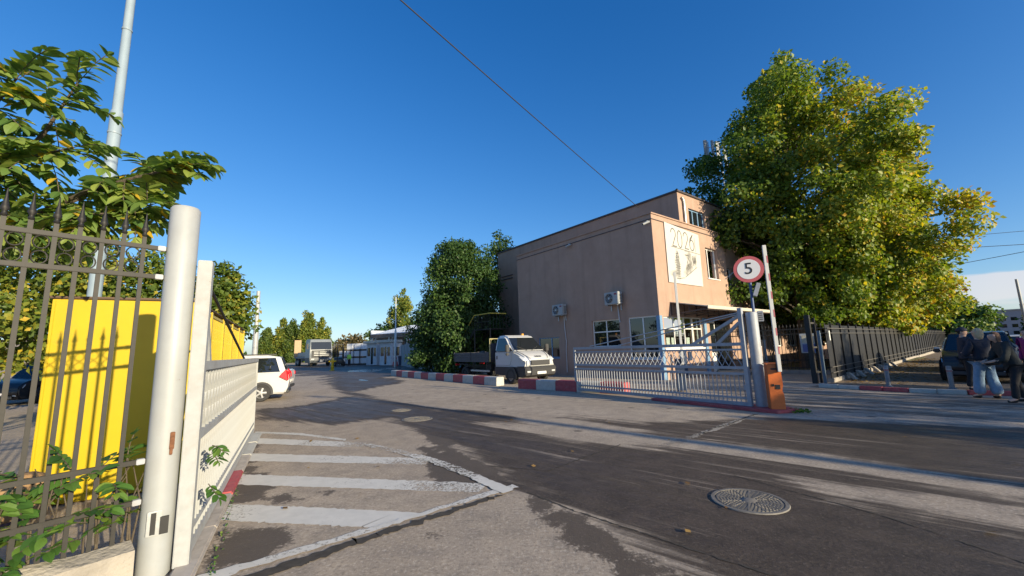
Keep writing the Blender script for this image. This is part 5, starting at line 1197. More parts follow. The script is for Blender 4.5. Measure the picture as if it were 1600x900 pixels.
def car(label, loc, rz, paint, kind, group=None, name='parked_car', lights_on=False):
    t = thing(name, label, 'car', (*loc, 0), rz, group)
    if kind == 'mpv': L, W, H, wb, r = 4.5, .87, 1.68, 2.81, .315
    elif kind == 'sedan': L, W, H, wb, r = 4.3, .86, 1.50, 2.63, .31
    else: L, W, H, wb, r = 4.5, .90, 1.70, 2.68, .34
    f, q = L / 2, -L / 2; belt = .98 if kind != 'sedan' else .93
    fa, ra = wb / 2 + .03, -wb / 2 + .03
    hood = belt + .02
    b = B()
    rear = [(q + .05, belt - .02, W * .9), (q + .0, .72, W * .93), (q + .04, .45, W * .94), (q + .12, .24, W * .90)] if kind != 'sedan' else [(q + .06, 1.02, W * .85), (q, .92, W * .88), (q + .0, .6, W * .92), (q + .05, .42, W * .93), (q + .14, .24, W * .9)]
    front = [(f - .15, .22, W * .86), (f - .02, .38, W * .86), (f, .62, W * .86), (f - .1, .80, W * .84), (f - .35, hood - .06, W * .86), (fa - .25, hood + .05, W * .95), (fa - .55, belt + .04, W * .97)]
    mid = [(0, .22, W * .95)]
    b.hull(front[::-1] + [] if False else ([front[0], *front[1:], (-.2, belt, W)] + ([(q + .95, belt + .04, W * .97)] if kind == 'sedan' else [(q + .4, belt, W * .98)]) + rear))
    b.build('body', paint, t, smooth=45, bevel=.045, seg=3)
    # greenhouse
    zt = H - .015; wt = W * .74; wbm = W * .955
    if kind == 'sedan': G = [(fa - .42, belt - .03), (.25, zt - .03), (-.1, zt), (-.75, zt - .02), (-1.45, belt + .04)]
    elif kind == 'mpv': G = [(fa - .30, belt - .03), (.55, zt - .05), (.1, zt), (-1.5, zt - .02), (q + .32, zt - .10), (q + .10, belt - .02)]
    else: G = [(fa - .40, belt - .03), (.45, zt - .05), (.0, zt), (-1.35, zt - .02), (q + .42, zt - .10), (q + .16, belt - .02)]
    wz = lambda z: wbm + (wt - wbm) * max(0, min(1, (z - belt) / (zt - belt)))
    b = B(); b.hull([(x, z, wz(z)) for x, z in G]); b.build('cabin', paint, t, smooth=45, bevel=.035, seg=3)
    z0, z1 = belt + .05, zt - .12
    rx = lambda z: G[-1][0] + (G[-2][0] - G[-1][0]) * (z - G[-1][1]) / (G[-2][1] - G[-1][1])
    fx = lambda z: G[0][0] + (G[1][0] - G[0][0]) * (z - G[0][1]) / (G[1][1] - G[0][1])
    cuts = [(rx, .16 if kind != 'mpv' else .14), (None, -.95), (None, .05), (fx, -.12)]
    for s in (-1, 1):
        def sp(x, z): return (x, s * (wz(z) + .001), z)
        edges = [(rx(z0) + .16, rx(z1) + .14), (-.92, -.92), (.02, .02), (fx(z0) - .22, fx(z1) - .12)]
        for (a0, a1), (c0, c1) in zip(edges, edges[1:]):
            pts = [sp(a0 + .03, z0), sp(c0 - .03, z0), sp(c1 - .03, z1), sp(a1 + .03, z1)]
            panel(t, 'side_window', M_glassdark, pts if s < 0 else pts[::-1], .006)
        for x in (.15, -.8): 
            bb = B(); bb.box((x - .05, s * (W + .004), belt - .12), (.18, .03, .03)); bb.build('door_handle', paint if kind != 'suv' else M_plastic, t, bevel=.006)
        bb = B(); bb.box((fa - .5, s * (W + .09), belt + .06), (.10, .20, .14)); bb.build('mirror', paint, t, bevel=.03)
        bb = B(); bb.box((0, s * (W * .99), .27), (wb - .75, .03, .10)); bb.build('sill', M_plastic, t, bevel=.01)
        # lamps
        if kind == 'mpv':
            P = [(q + .02, s * (W * .96), .72), (q + .30, s * (W * .985), .82), (q + .20, s * (W * .97), .98), (q + .12, s * (W * .93), 1.12), (q + .02, s * (W * .90), .98)]
            bb = B(); c = [Vector((q - .01, s * W * .72, .80)), Vector((q - .01, s * W * .72, .96))]
            bb.prism([(q + .0, s * W * .70, .78), (q + .06, s * W * .985, .70), (q + .34, s * W * 1.0, .86), (q + .14, s * W * .975, 1.10), (q + .02, s * W * .74, .98)], (-.02, s * .02, 0)); bb.build('tail_lamp', M_tail, t, bevel=.008)
        else:
            bb = B(); bb.box((q + .04, s * W * .78, .84 if kind == 'sedan' else .9), (.12, .24, .16)); bb.build('tail_lamp', M_tail, t, bevel=.02)
        bb = B(); bb.prism([(f - .04, s * W * .52, .62), (f - .16, s * W * .86, .66), (f - .26, s * W * .875, .80), (f - .12, s * W * .55, .74)], (.03, s * .015, .01)); bb.build('headlamp', M_lamp, t, bevel=.01)
        bb = B(); bb.box((f - .06, s * W * .68, .40), (.06, .14, .07)); bb.build('fog_lamp', M_lamp, t, bevel=.01)
    # windscreen and rear window
    panel(t, 'windscreen', M_glassdark, [(fx(z0), -wz(z0) * .92, z0), (fx(z0), wz(z0) * .92, z0), (fx(z1 + .03), wz(z1) * .92, z1 + .03), (fx(z1 + .03), -wz(z1) * .92, z1 + .03)], .008)
    panel(t, 'rear_window', M_glassdark, [(rx(z0 + .05), wz(z0) * .88, z0 + .05), (rx(z0 + .05), -wz(z0) * .88, z0 + .05), (rx(z1), -wz(z1) * .88, z1), (rx(z1), wz(z1) * .88, z1)], .008)
    b = B(); b.box((f - .0, 0, .58), (.04, W * .9, .14)); b.build('grille', M_plastic, t, bevel=.01)
    b = B(); b.box((f - .01, 0, .33), (.05, W * 1.3, .12)); b.build('front_bumper_trim', M_plastic, t, bevel=.01)
    b = B(); b.box((q + .05, 0, .30), (.12, W * 1.7, .12)); b.build('rear_bumper_trim', M_plastic, t, bevel=.02)
    M_plate = mat('number_plate', (.72, .72, .70), .5)
    b = B(); b.box((q - .012 if kind == 'sedan' else q - .01, 0, .55 if kind == 'sedan' else .66), (.012, .5, .11)); b.build('number_plate', M_plate, t)
    b = B(); b.box((f + .028, 0, .46), (.012, .5, .11)); b.build('number_plate', M_plate, t)
    if kind == 'mpv':
        for s in (-1, 1): bb = B(); bb.bar((.3, s * wt * .9, zt + .02), (-1.7, s * wt * .9, zt + .01), .03, .04); bb.build('roof_rail', M_plastic, t, bevel=.01)
    sp_ = [(fa, -W + .10), (fa, W - .10), (ra, -W + .10), (ra, W - .10)]
    arches(t, sp_, r, W * .992 + .004); add_wheels(t, [(x, (abs(y) + .015) * (1 if y > 0 else -1)) for x, y in sp_], r, .215)
    return t
hd = rot_az(-101)
car('white estate car parked nearest the left gate, its red tail lamp showing', (-10.8, 15.1), rot_az(-116), M_carwhite, 'mpv')
car('white saloon car parked behind the white estate, only its boot showing', (-12.0, 17.7), rot_az(-110), M_carwhite, 'sedan')
car('black off-road car parked behind the iron fence at far left', (-20.6, 18.3), rot_az(172), M_carblack, 'suv')
car('dark car parked on the verge behind the people', (16.9, 14.9), rot_az(232), M_carblack, 'suv', lights_on=True)
car('silver car parked on the verge beside the sheet fence, bonnet towards the street', (20.9, 18.9), rot_az(228), M_carsilver, 'sedan')
car('white car parked behind the dark one at the right edge', (22.0, 16.8), rot_az(230), M_carwhite, 'mpv')
car('white car farther down the street beyond the silver one', (28.0, 22.5), rot_az(230), M_carwhite, 'sedan')
# ---------------------------------------------------------------- tipper truck
def tipper():
    t = thing('tipper_truck', 'white cab truck with a dark drop side bed parked along the shaded building wall', 'truck', (.62, 19.55, 0), rot_az(143.5))
    Wc = 1.0
    b = B()
    b.hull([(-1.35, .62, .96), (.80, .55, .92), (.97, .78, .86), (.95, .98, .84), (.90, 1.10, .80), (.72, 1.25, .82), (.42, 1.39, .88), (.16, 1.48, .93), (-.1, 1.51, .97), (-1.35, 1.52, .985)])
    b.build('body', M_carwhite, t, smooth=50, bevel=.075, seg=4)
    for s in (-1, 1):
        b = B(); P = [(.93, s * .50, 1.13), (.72, s * .62, 1.262), (.42, s * .72, 1.402), (.17, s * .76, 1.492)]; [b.bar(p, q, .012, .012) for p, q in zip(P, P[1:])]; b.build('bonnet_seam', M_plastic, t)
        b = B(); b.bar((.20, s * .15, 1.515), (.02, s * .62, 1.70), .015, .02); b.build('wiper', M_dark, t)
    wz = lambda z: .975 + (.80 - .975) * (z - 1.46) / (2.27 - 1.46)
    G = [(.24, 1.44), (-.46, 2.14), (-.68, 2.26), (-1.32, 2.24), (-1.36, 1.46)]
    b = B(); b.hull([(x, z, wz(z)) for x, z in G]); b.build('cab_roof', M_carwhite, t, smooth=50, bevel=.09, seg=4)
    b = B(); b.hull([(-1.36, .40, .965), (.80, .30, .90), (1.0, .42, .88), (1.03, .70, .90), (.95, .80, .93), (-1.36, .80, .995)]); b.build('lower_cladding', M_plastic, t, smooth=40, bevel=.03)
    fx = lambda z: .24 + (-.46 - .24) * (z - 1.44) / (2.14 - 1.44)
    panel(t, 'windscreen', M_glassdark, [(fx(1.53), -.87, 1.53), (fx(1.53), .87, 1.53), (fx(2.12), .74, 2.12), (fx(2.12), -.74, 2.12)], .01)
    for s in (-1, 1):
        def sp(x, z, e=.001): return (x, s * (wz(z) + e), z)
        pts = [sp(-1.18, 1.50), sp(-.30, 1.50), sp(-.08, 1.52), sp(-.55, 2.10), sp(-1.16, 2.12)]; w = panel(t, 'side_window', M_glassdark, pts if s < 0 else pts[::-1], .008)
        b = B(); P = [(-1.27, .84), (-.06, .84), (.06, 1.1), (.06, 1.47), (-1.27, 1.47)]
        for a, c in zip(P, P[1:] + P[:1]): b.bar((a[0], s * .986, a[1]), (c[0], s * .986, c[1]), .008, .008)
        b.build('door_seam', M_plastic, t)
        b = B(); b.box((-1.12, s * .992, 1.2), (.05, .025, .17)); b.build('door_handle', M_dark, t, bevel=.008)
        b = B(); b.box((.06, s * 1.20, 1.62), (.12, .20, .34)); b.box((.04, s * 1.18, 1.36), (.10, .18, .12)); b.bar((-.05, s * .97, 1.5), (.05, s * 1.14, 1.55), .05, .05); b.build('mirror', M_plastic, t, bevel=.03)
        b = B(); b.prism([(.93, s * .52, .98), (.80, s * .89, 1.04), (.52, s * .925, 1.22), (.78, s * .72, 1.17)], (.05, s * .045, .03)); b.build('headlamp', M_lamp, t, bevel=.012)
        b = B(); b.box((1.01, s * .72, .56), (.04, .2, .07)); b.build('fog_lamp', M_lamp, t, bevel=.01)
        b = B(); b.prism([(-.02, s * .98, 1.52), (.16, s * .95, 1.49), (-.02, s * .975, 1.68)], (0, s * .012, 0)); b.build('quarter_trim', M_plastic, t)
    b = B(); b.box((.965, 0, .95), (.06, 1.12, .22)); b.build('grille', M_plastic, t, bevel=.02)
    b = B(); b.bar((.985, -.46, .96), (.985, .46, .96), .012, .02); b.bar((.985, -.46, .90), (.985, .46, .90), .012, .02); b.build('grille_bar', M_steel, t)
    b = B(); b.box((1.04, .0, .50), (.014, .52, .11)); b.build('number_plate', mat('number_plate', (.72, .72, .70), .5), t)
    me = text_mesh('IVECO', .14, .006); me.transform(Matrix.Translation((.80, 0, 1.225)) @ Matrix.Rotation(math.pi / 2, 4, 'Z') @ Matrix.Rotation(rad(38), 4, 'X')); me.materials.append(M_dark); obj('lettering', me, t)
    b = B(); b.tube([(-.9, .45, 2.26), (-.9, .45, 2.34)], .07, 10); b.build('beacon', mat('beacon_amber', (.7, .3, .03), .3), t, smooth=40)
    M_bed = mat('bed_steel', (.060, .062, .075), .6, .2, var=.2, dirt=.4)
    for s in (-.35, .35): b = B(); b.span((-5.3, s - .05, .55), (-1.3, s + .05, .75)); b.build('chassis_rail', M_black, t)
    b = B(); b.span((-5.35, -1.05, .98), (-1.75, 1.05, 1.06)); b.build('bed_floor', M_bed, t)
    for s in (-1, 1):
        for k in range(3): b = B(); b.span((-5.35, s * 1.03 - .02, 1.065 + k * .135), (-1.75, s * 1.03 + .02, 1.19 + k * .135)); b.build('side_board', M_bed, t, bevel=.006)
        for x in (-5.33, -3.55, -1.78): b = B(); b.box((x, s * 1.045, 1.26), (.07, .05, .46)); b.build('stake', M_bed, t, bevel=.005)
        b = B(); b.span((-3.6, s * 1.0 - .015, .50), (-1.75, s * 1.0 + .015, .58)); b.build('side_guard', M_steel, t, bevel=.006)
        b = B(); b.span((-3.4, s * .97 - .02, .58), (-3.34, s * .97 + .02, .98)); b.span((-2.1, s * .97 - .02, .58), (-2.04, s * .97 + .02, .98)); b.build('guard_strut', M_black, t)
        b = B(); b.box((-5.38, s * .82, .82), (.05, .30, .10)); b.build('tail_lamp', M_tail, t, bevel=.01)
        b = B(); b.box((-4.2, s * .95, .86), (1.0, .35, .03)); b.build('mudguard', M_plastic, t, bevel=.01)
    for k in range(3): b = B(); b.span((-5.39, -1.0, 1.065 + k * .135), (-5.355, 1.0, 1.19 + k * .135)); b.build('tail_board', M_bed, t, bevel=.006)
    b = B(); b.span((-1.74, -1.0, 1.06), (-1.70, 1.0, 1.9)); b.build('head_board', M_bed, t)
    b = B(); b.tube([(-1.72, -1.0, 1.0), (-1.72, -1.0, 2.12), (-1.72, 1.0, 2.12), (-1.72, 1.0, 1.0)], .035, 8)
    for k in range(9): b.bar((-1.72, -.9 + k * .225, 1.9), (-1.72, -.9 + k * .225, 2.1), .02, .02)
    b.build('ladder_rack', mat('rack_yellow', (.42, .36, .14), .5), t, smooth=40)
    b = B(); b.box((-2.0, -.75, .72), (.5, .3, .36)); b.build('fuel_tank', M_black, t, bevel=.04)
    M_load = mat('rubble_load', (.12, .10, .085), .95, var=.5, scale=8, bump=1)
    b = B(); bmesh.ops.create_grid(b.bm, x_segments=24, y_segments=14, size=1)
    for v in b.bm.verts: v.co = Vector((-3.55 + v.co.x * 1.75, v.co.y * .98, 1.36 + .22 * mnoise.noise(Vector((v.co.x * 4, v.co.y * 3, 3))) + .10 * mnoise.noise(Vector((v.co.x * 13, v.co.y * 11, 1)))))
    b.build('rubble', M_load, t, smooth=60)
    arches(t, [(0, -.9), (0, .9)], .36, 1.0); add_wheels(t, [(0, -.90), (0, .90)], .36, .22, rim_m=M_steel, spokes=8)
    add_wheels(t, [(-4.2, -.93), (-4.2, .93), (-4.2, -.68), (-4.2, .68)], .36, .21, rim_m=M_dark, spokes=8)
tipper()
# ================================================================== PEOPLE
def skin(name, V, Ed, m, parent=None, sub=2, squash=None):
    me = bpy.data.meshes.new(name); me.from_pydata([v[0] for v in V], Ed, []); o = bpy.data.objects.new(name, me); COL.objects.link(o)
    o.modifiers.new('Skin', 'SKIN'); ss = o.modifiers.new('Subsurf', 'SUBSURF'); ss.levels = sub; ss.render_levels = sub
    for i, v in enumerate(V):
        r = v[1]; me.skin_vertices[0].data[i].radius = r if isinstance(r, tuple) else (r, r)
    me.skin_vertices[0].data[0].use_root = True
    me2 = bpy.data.meshes.new_from_object(o.evaluated_get(bpy.context.evaluated_depsgraph_get())); bpy.data.objects.remove(o); bpy.data.meshes.remove(me)
    me2.name = name; me2.materials.clear(); me2.materials.append(m)
    me2.polygons.foreach_set('use_smooth', [True] * len(me2.polygons))
    if squash: me2.transform(squash)
    return obj(name, me2, parent)
M_skin = mat('skin', (.52, .33, .25), .55, var=.05)
def cloth(name, c): return mat(name, c, .85, var=.15, scale=14, bump=.5, bscale=18)
def person(label, loc, rz, Hh, top_m, leg_m, shoe_m, hair_m, hair, lean=.0, wide=.0, arms=None, coat=0.0, stance=.09, stride=.05, headdown=.0, bag=None, cap=None, group=None):
    h = Hh; lx = lean * h
    hipz, chz, nz, hz = .525 * h, .76 * h, .835 * h, .935 * h
    hd = Vector((lx * 1.25 + headdown * .6, 0, hz - abs(lean) * .12 * h - headdown * .25)); ch = Vector((lx * .75, 0, chz)); nk = Vector((lx * .98, 0, nz - abs(lean) * .06 * h)); pl = Vector((0, 0, hipz))
    V, E = [], []
    def add(p, r, par=None):
        V.append((tuple(p), r)); 
        if par is not None: E.append((par, len(V) - 1))
        return len(V) - 1
    p0 = add(pl, .085 * h * .9); p1 = add(pl.lerp(ch, .5), .072 * h * .9, p0); p2 = add(ch, .085 * h * .9, p1); p3 = add(nk, .034 * h, p2)
    j = add(nk.lerp(hd, .45) + Vector((.01, 0, 0)), .036 * h, p3); hc = add(hd, .060 * h, j); add(hd + Vector((-.01, 0, .045 * h)), .054 * h, hc)
    nose = add(hd + Vector((.058 * h, 0, -.012 * h)), .010 * h, hc); add(hd + Vector((.045 * h, 0, -.035 * h)), .016 * h, hc)
    for s in (-1, 1): add(hd + Vector((-.004 * h, s * .052 * h, -.005 * h)), .010 * h, hc)
    arms = arms or [((-.02, .16, .62), (.02, .17, .47)), ((-.02, -.16, .62), (.02, -.17, .47))]
    A = []
    for (el, wr), s in zip(arms, (1, -1)):
        sh = ch + Vector((.0, s * .105 * h, .045 * h)); el = Vector(el) * h + Vector((lx * .6, 0, 0)); wr = Vector(wr) * h + Vector((lx * .6, 0, 0)); A.append((sh, el, wr))
        a = add(sh, .030 * h, p2); b_ = add(el, .022 * h, a); c = add(wr, .018 * h, b_); d = (wr - el).normalized(); pm = wr + d * .035 * h; pi = add(pm, .021 * h, c)
        sd = d.cross(Vector((0, 0, 1)));  sd = sd.normalized() if sd.length > .1 else Vector((1, 0, 0)); up = sd.cross(d)
        for k in range(4):
            o_ = sd * (k - 1.5) * .0125 * h; ln = (.030, .036, .034, .026)[k] * h; q = add(pm + d * .018 * h + o_, .0058 * h, pi); q2 = add(pm + d * (.018 * h + ln * .55) + o_ - up * .004 * h, .0052 * h, q); add(pm + d * (.015 * h + ln) + o_ - up * .014 * h, .0042 * h, q2)
        q = add(wr + d * .02 * h + sd * .024 * h, .0068 * h, pi); add(wr + d * .045 * h + sd * .036 * h, .0055 * h, q)
    Lg = []
    for s in (-1, 1):
        hip = pl + Vector((0, s * .052 * h, -.03 * h)); kn = Vector((stride * h * s * .5 + .015 * h, s * stance * h * .85, .275 * h)); an = Vector((stride * h * s, s * stance * h, .045 * h)); to = an + Vector((.085 * h, s * .015 * h, -.025 * h)); Lg.append((hip, kn, an, to))
        a = add(hip, .052 * h, p0); b_ = add(kn, .034 * h, a); c = add(an, .024 * h, b_); add(to, .018 * h, c)
    body = skin('person', V, E, M_skin, None, 2); body.location = (*loc, 0); body.rotation_euler = (0, 0, rz); tag(body, label, 'person', group)
    # jacket
    V, E = [], []; zb = hipz - .02 * h - coat * h
    a0 = add((lx * .1, 0, zb), (.100 + wide) * h); a1 = add(pl.lerp(ch, .25) if not coat else pl, (.096 + wide) * h, a0); a2 = add(pl.lerp(ch, .65), (.094 + wide) * h, a1); a3 = add(ch + Vector((0, 0, .01 * h)), (.092 + wide) * h, a2); add(nk + Vector((-.005 * h, 0, -.005 * h)), .050 * h, a3)
    for (sh, el, wr), s in zip(A, (1, -1)):
        q = add(sh, .062 * h, a3); q2 = add(sh.lerp(el, .55), .052 * h, q); q3 = add(el, .047 * h, q2); q4 = add(el.lerp(wr, .6), .040 * h, q3); add(wr + (wr - el).normalized() * .01 * h, .034 * h, q4)
    jk = skin('jacket', V, E, top_m, body, 2)
    me = jk.data
    for v in me.vertices:
        if abs(v.co.y) < .13 * h: v.co.y *= 1.08
        cx = lx * (v.co.z - hipz) / (chz - hipz) * .75
        if abs(v.co.y) < .16 * h: v.co.x = cx + (v.co.x - cx) * .86
        v.co += Vector(mnoise.noise_vector(v.co * 9)) * .010
    # trousers
    V, E = [], []
    r0 = add(pl + Vector((0, 0, .01 * h)), .092 * h); w0 = wide * .2 + (.016 if leg_m is M_jeans else 0)
    for hip, kn, an, to in Lg:
        q = add(hip - Vector((0, 0, .02 * h)), .066 * h, r0); q2 = add(kn, (.043 + w0) * h, q); q3 = add(kn.lerp(an, .55), (.039 + w0 * 1.6) * h, q2); add(an + Vector((0, 0, .0)), (.036 + w0 * 2) * h, q3)
    tr = skin('trousers', V, E, leg_m, body, 2)
    for v in tr.data.vertices: v.co += Vector(mnoise.noise_vector(v.co * 11)) * .007; v.co.z = max(v.co.z, .012)
    for hip, kn, an, to in Lg:
        V, E = [], []
        q = add(an + Vector((-.02 * h, 0, -.022 * h)), .024 * h); q1 = add(an + Vector((.02 * h, 0, -.020 * h)), .025 * h, q); add(to + Vector((.01 * h, 0, -.004 * h)), .017 * h, q1)
        sh = skin('shoe', V, E, shoe_m, body, 2)
        for v in sh.data.vertices: v.co.z = max(v.co.z, .0)
    # hair: a cap round the skull, drawn down behind for longer cuts and opened for the face
    b = B(); bmesh.ops.create_icosphere(b.bm, subdivisions=4, radius=1); drop = {'short': .0, 'bob': .055, 'long': .13}[hair] * h
    for v in b.bm.verts:
        d = v.co.copy(); R_ = Vector((.059, .054, .063)) * h
        q = Vector((d.x * R_.x - .010 * h, d.y * R_.y, d.z * R_.z + .012 * h))
        if d.z < 0 and drop: q.z += d.z * drop * min(1, max(0, .55 - d.x) * 1.6); q.y *= 1 + .12 * -d.z; q.x -= .010 * h * -d.z
        if d.z < -.25 and not drop: q *= .93
        f_ = max(0, min(1, (d.x - .18) / .25)) * max(0, min(1, (.52 - d.z) / .25))
        q.x -= f_ * .045 * h; q.y *= 1 - .22 * f_
        q += Vector(mnoise.noise_vector(q * 60)) * .0045 + Vector((0, 0, .003 * math.sin(d.y * 60)))
        v.co = hd + q
    b.build('hair', hair_m, body, smooth=60)
    for s in (-1, 1):
        b = B(); bmesh.ops.create_icosphere(b.bm, subdivisions=2, radius=.006 * h, matrix=Matrix.Translation(hd + Vector((.048 * h, s * .018 * h, .006 * h)))); b.build('eye', M_dark, body)
    if cap:
        b = B(); bmesh.ops.create_uvsphere(b.bm, u_segments=20, v_segments=12, radius=.066 * h, matrix=Matrix.Translation(hd + Vector((-.008 * h, 0, .022 * h))) @ Matrix.Diagonal((1.08, 1, .85, 1)))
        for v in list(b.bm.verts):
            if v.co.z < hd.z + .012 * h: v.co.z = hd.z + .012 * h
        b.box(hd + Vector((.075 * h, 0, .020 * h)), (.07 * h, .09 * h, .008 * h)); b.build('cap', cap, body, smooth=50)
    if bag:
        b = B(); b.box((-.125 * h + lx * .2, 0, hipz + .005 * h), (.075 * h, .19 * h, .115 * h)); b.build('waist_bag', bag, body, bevel=.03, seg=3)
        b = B(); b.tube([(.125 * h * math.cos(a), .145 * h * math.sin(a), hipz + .03 * h) for a in np.linspace(0, 2 * math.pi, 25)], .012, 6); b.build('strap', bag, body)
    return body
M_jeans = cloth('pale_denim', (.20, .30, .42)); M_nav = cloth('navy_cloth', (.018, .022, .038)); M_blk = cloth('black_cloth', (.014, .014, .017)); M_puff = cloth('dark_green_puffer', (.018, .024, .026)); M_mag = cloth('magenta_cloth', (.22, .02, .14))
M_blond = cloth('blond_hair', (.56, .40, .23)); M_brownh = cloth('brown_hair', (.12, .065, .04)); M_dkh = cloth('dark_hair', (.02, .016, .014)); M_shoe = cloth('black_shoe', (.02, .02, .022)); M_shoeg = cloth('grey_shoe', (.25, .25, .25))
GP = 'people standing by the kerb'
p_ = person('person in navy jacket and dark cap standing left of the blond one, holding a phone', (13.35, 12.15), rot_az(120), 1.80, M_nav, M_blk, M_shoe, M_dkh, 'short', wide=.010, coat=.04, arms=[((.06, .17, .62), (.17, .06, .63)), ((.04, -.17, .61), (.17, -.04, .62))], headdown=.03, cap=M_nav, group=GP)
person('blond person in dark jacket and wide pale jeans with a black waist bag', (11.85, 10.42), rot_az(5), 1.74, M_nav, M_jeans, M_shoe, M_blond, 'bob', wide=.004, arms=[((.05, .17, .62), (.17, .08, .64)), ((.04, -.16, .61), (.15, -.06, .61))], stance=.075, bag=M_blk, headdown=.02, group=GP)
person('brown haired person in a dark padded coat leaning forward at the right edge', (11.75, 9.72), rot_az(-62), 1.66, M_puff, M_blk, M_shoe, M_brownh, 'long', lean=.10, wide=.014, coat=.10, arms=[((.08, .16, .60), (.20, .07, .56)), ((.07, -.17, .60), (.18, -.08, .57))], headdown=.05, stride=.08, group=GP)
person('person in a magenta top half cut off by the right edge of the photo', (14.62, 11.65), rot_az(-70), 1.70, M_mag, M_blk, M_shoeg, M_dkh, 'long', group=GP)
t = thing('mobile_phone', 'mobile phone in the hands of the person in the navy jacket', 'phone', (13.35, 12.15, 0), rot_az(120)); b = B(); b.box((.36, 0, 1.15), (.15, .075, .01), Matrix.Rotation(-.6, 3, 'Y')); b.build('case', M_dark, t, bevel=.003); b = B(); b.box((.357, 0, 1.156), (.138, .066, .004), Matrix.Rotation(-.6, 3, 'Y')); b.build('screen', mat('phone_screen', (.5, .55, .6), .15), t)
# ================================================================== THE YARD BEYOND
def hydrant():
    t = thing('yellow_hydrant', 'yellow hydrant standing alone on the wet yard', 'hydrant', (-18.48, 41.57, 0))
    s = 1.2; b = B(); b.lathe([(.27, 0), (.27, .06), (.17, .08), (.15, .30), (.17, .34), (.17, .42), (.13, .46), (.12, .78), (.15, .8), (.15, .86), (.2, .9), (.2, .96), (.15, 1.05), (.07, 1.15), (.05, 1.25), (0, 1.25)], 18); b.build('barrel', M_yellow, t, smooth=40)
    for sg in (-1, 1): b = B(); b.tube([(sg * .12, 0, .93), (sg * .32, 0, .93), (sg * .34, 0, .93)], [.08, .08, .10], 12); b.build('nozzle', M_yellow, t, smooth=40)
hydrant()
M_lwhite = mat('lorry_white', (.19, .215, .24), .4, var=.06, dirt=.3)
def lorry():
    t = thing('flatbed_lorry', 'white flatbed lorry facing the camera, two tan loading ramps raised at its rear', 'lorry', (-28.4, 60.0, 0), rot_az(139)); k = 1.3
    b = B(); b.hull([(x * k, z * k, w * k) for x, z, w in [(-1.9, .9, 1.22), (.0, .75, 1.22), (.12, 1.0, 1.22), (.10, 1.75, 1.2), (-.12, 2.75, 1.15), (-.35, 3.0, 1.1), (-1.7, 3.05, 1.1), (-1.9, 2.9, 1.15)]]); b.build('cab', M_lwhite, t, smooth=40, bevel=.06)
    b = B(); b.hull([(x * k, z * k, w * k) for x, z, w in [(-1.9, .38, 1.2), (.16, .38, 1.2), (.20, .62, 1.22), (.14, .98, 1.23), (-1.9, .98, 1.23)]]); b.build('bumper', mat('lorry_grey', (.07, .08, .09), .5), t, bevel=.04)
    panel(t, 'windscreen', M_glassdark, [(.085 * k, -1.1 * k, 1.85 * k), (.085 * k, 1.1 * k, 1.85 * k), (-.10 * k, 1.05 * k, 2.68 * k), (-.10 * k, -1.05 * k, 2.68 * k)], .02)
    b = B(); b.box((.14 * k, 0, 1.36 * k), (.06, 2.05 * k, .78 * k)); b.build('grille', M_plastic, t, bevel=.02)
    b = B(); [b.box((.15 * k, 0, z * k), (.04, 1.6 * k, .05)) for z in (1.2, 1.38, 1.56)]; b.build('grille_bar', M_steel, t)
    for s in (-1, 1):
        panel(t, 'side_window', M_glassdark, [(-1.3 * k, s * 1.185 * k, 1.9 * k), (-.15 * k, s * 1.185 * k, 1.9 * k), (-.28 * k, s * 1.15 * k, 2.65 * k), (-1.25 * k, s * 1.15 * k, 2.65 * k)][::s], .02)
        b = B(); b.box((.2 * k, s * .92 * k, .78 * k), (.06, .42, .2)); b.build('headlamp', M_lamp, t, bevel=.03)
        b = B(); b.box((-.1 * k, s * 1.42 * k, 2.2 * k), (.14, .24, .75)); b.build('mirror', M_plastic, t, bevel=.03)
    b = B(); b.box((.21 * k, 0, .55 * k), (.02, .52, .12)); b.build('number_plate', mat('number_plate', (.72, .72, .70), .5), t)
    b = B(); b.span((-9.5, -1.3, 1.15), (-2.5, 1.3, 1.4)); b.span((-9.5, -.5, .7), (-2.2, .5, 1.14)); b.build('flatbed', mat('bed_grey', (.22, .23, .25), .6, dirt=.4), t, bevel=.02)
    b = B(); b.span((-2.9, -1.3, 1.41), (-2.75, 1.3, 2.3)); b.build('headboard', M_lwhite, t, bevel=.02)
    b = B(); b.box((-5.8, 0, 1.75), (5.4, 2.3, .65)); b.build('load', M_lwhite, t, bevel=.03)
    mr = mat('ramp_tan', (.42, .30, .18), .8, var=.15)
    for s in (-1, 1):
        b = B(); b.span((-9.62, s * .95 - .5, 1.2), (-9.5, s * .95 + .5, 4.1)); r = b.build('ramp', mr, t)
        b = B(); [b.span((-9.66, s * .95 - .46, 1.4 + q * .28), (-9.621, s * .95 + .46, 1.46 + q * .28)) for q in range(9)]; b.build('cleat', mr, r)
    add_wheels(t, [(-.75, -1.22), (-.75, 1.22), (-7.2, -1.22), (-7.2, 1.22), (-8.4, -1.22), (-8.4, 1.22)], .55, .36, rim_m=M_steel, spokes=10)
lorry()
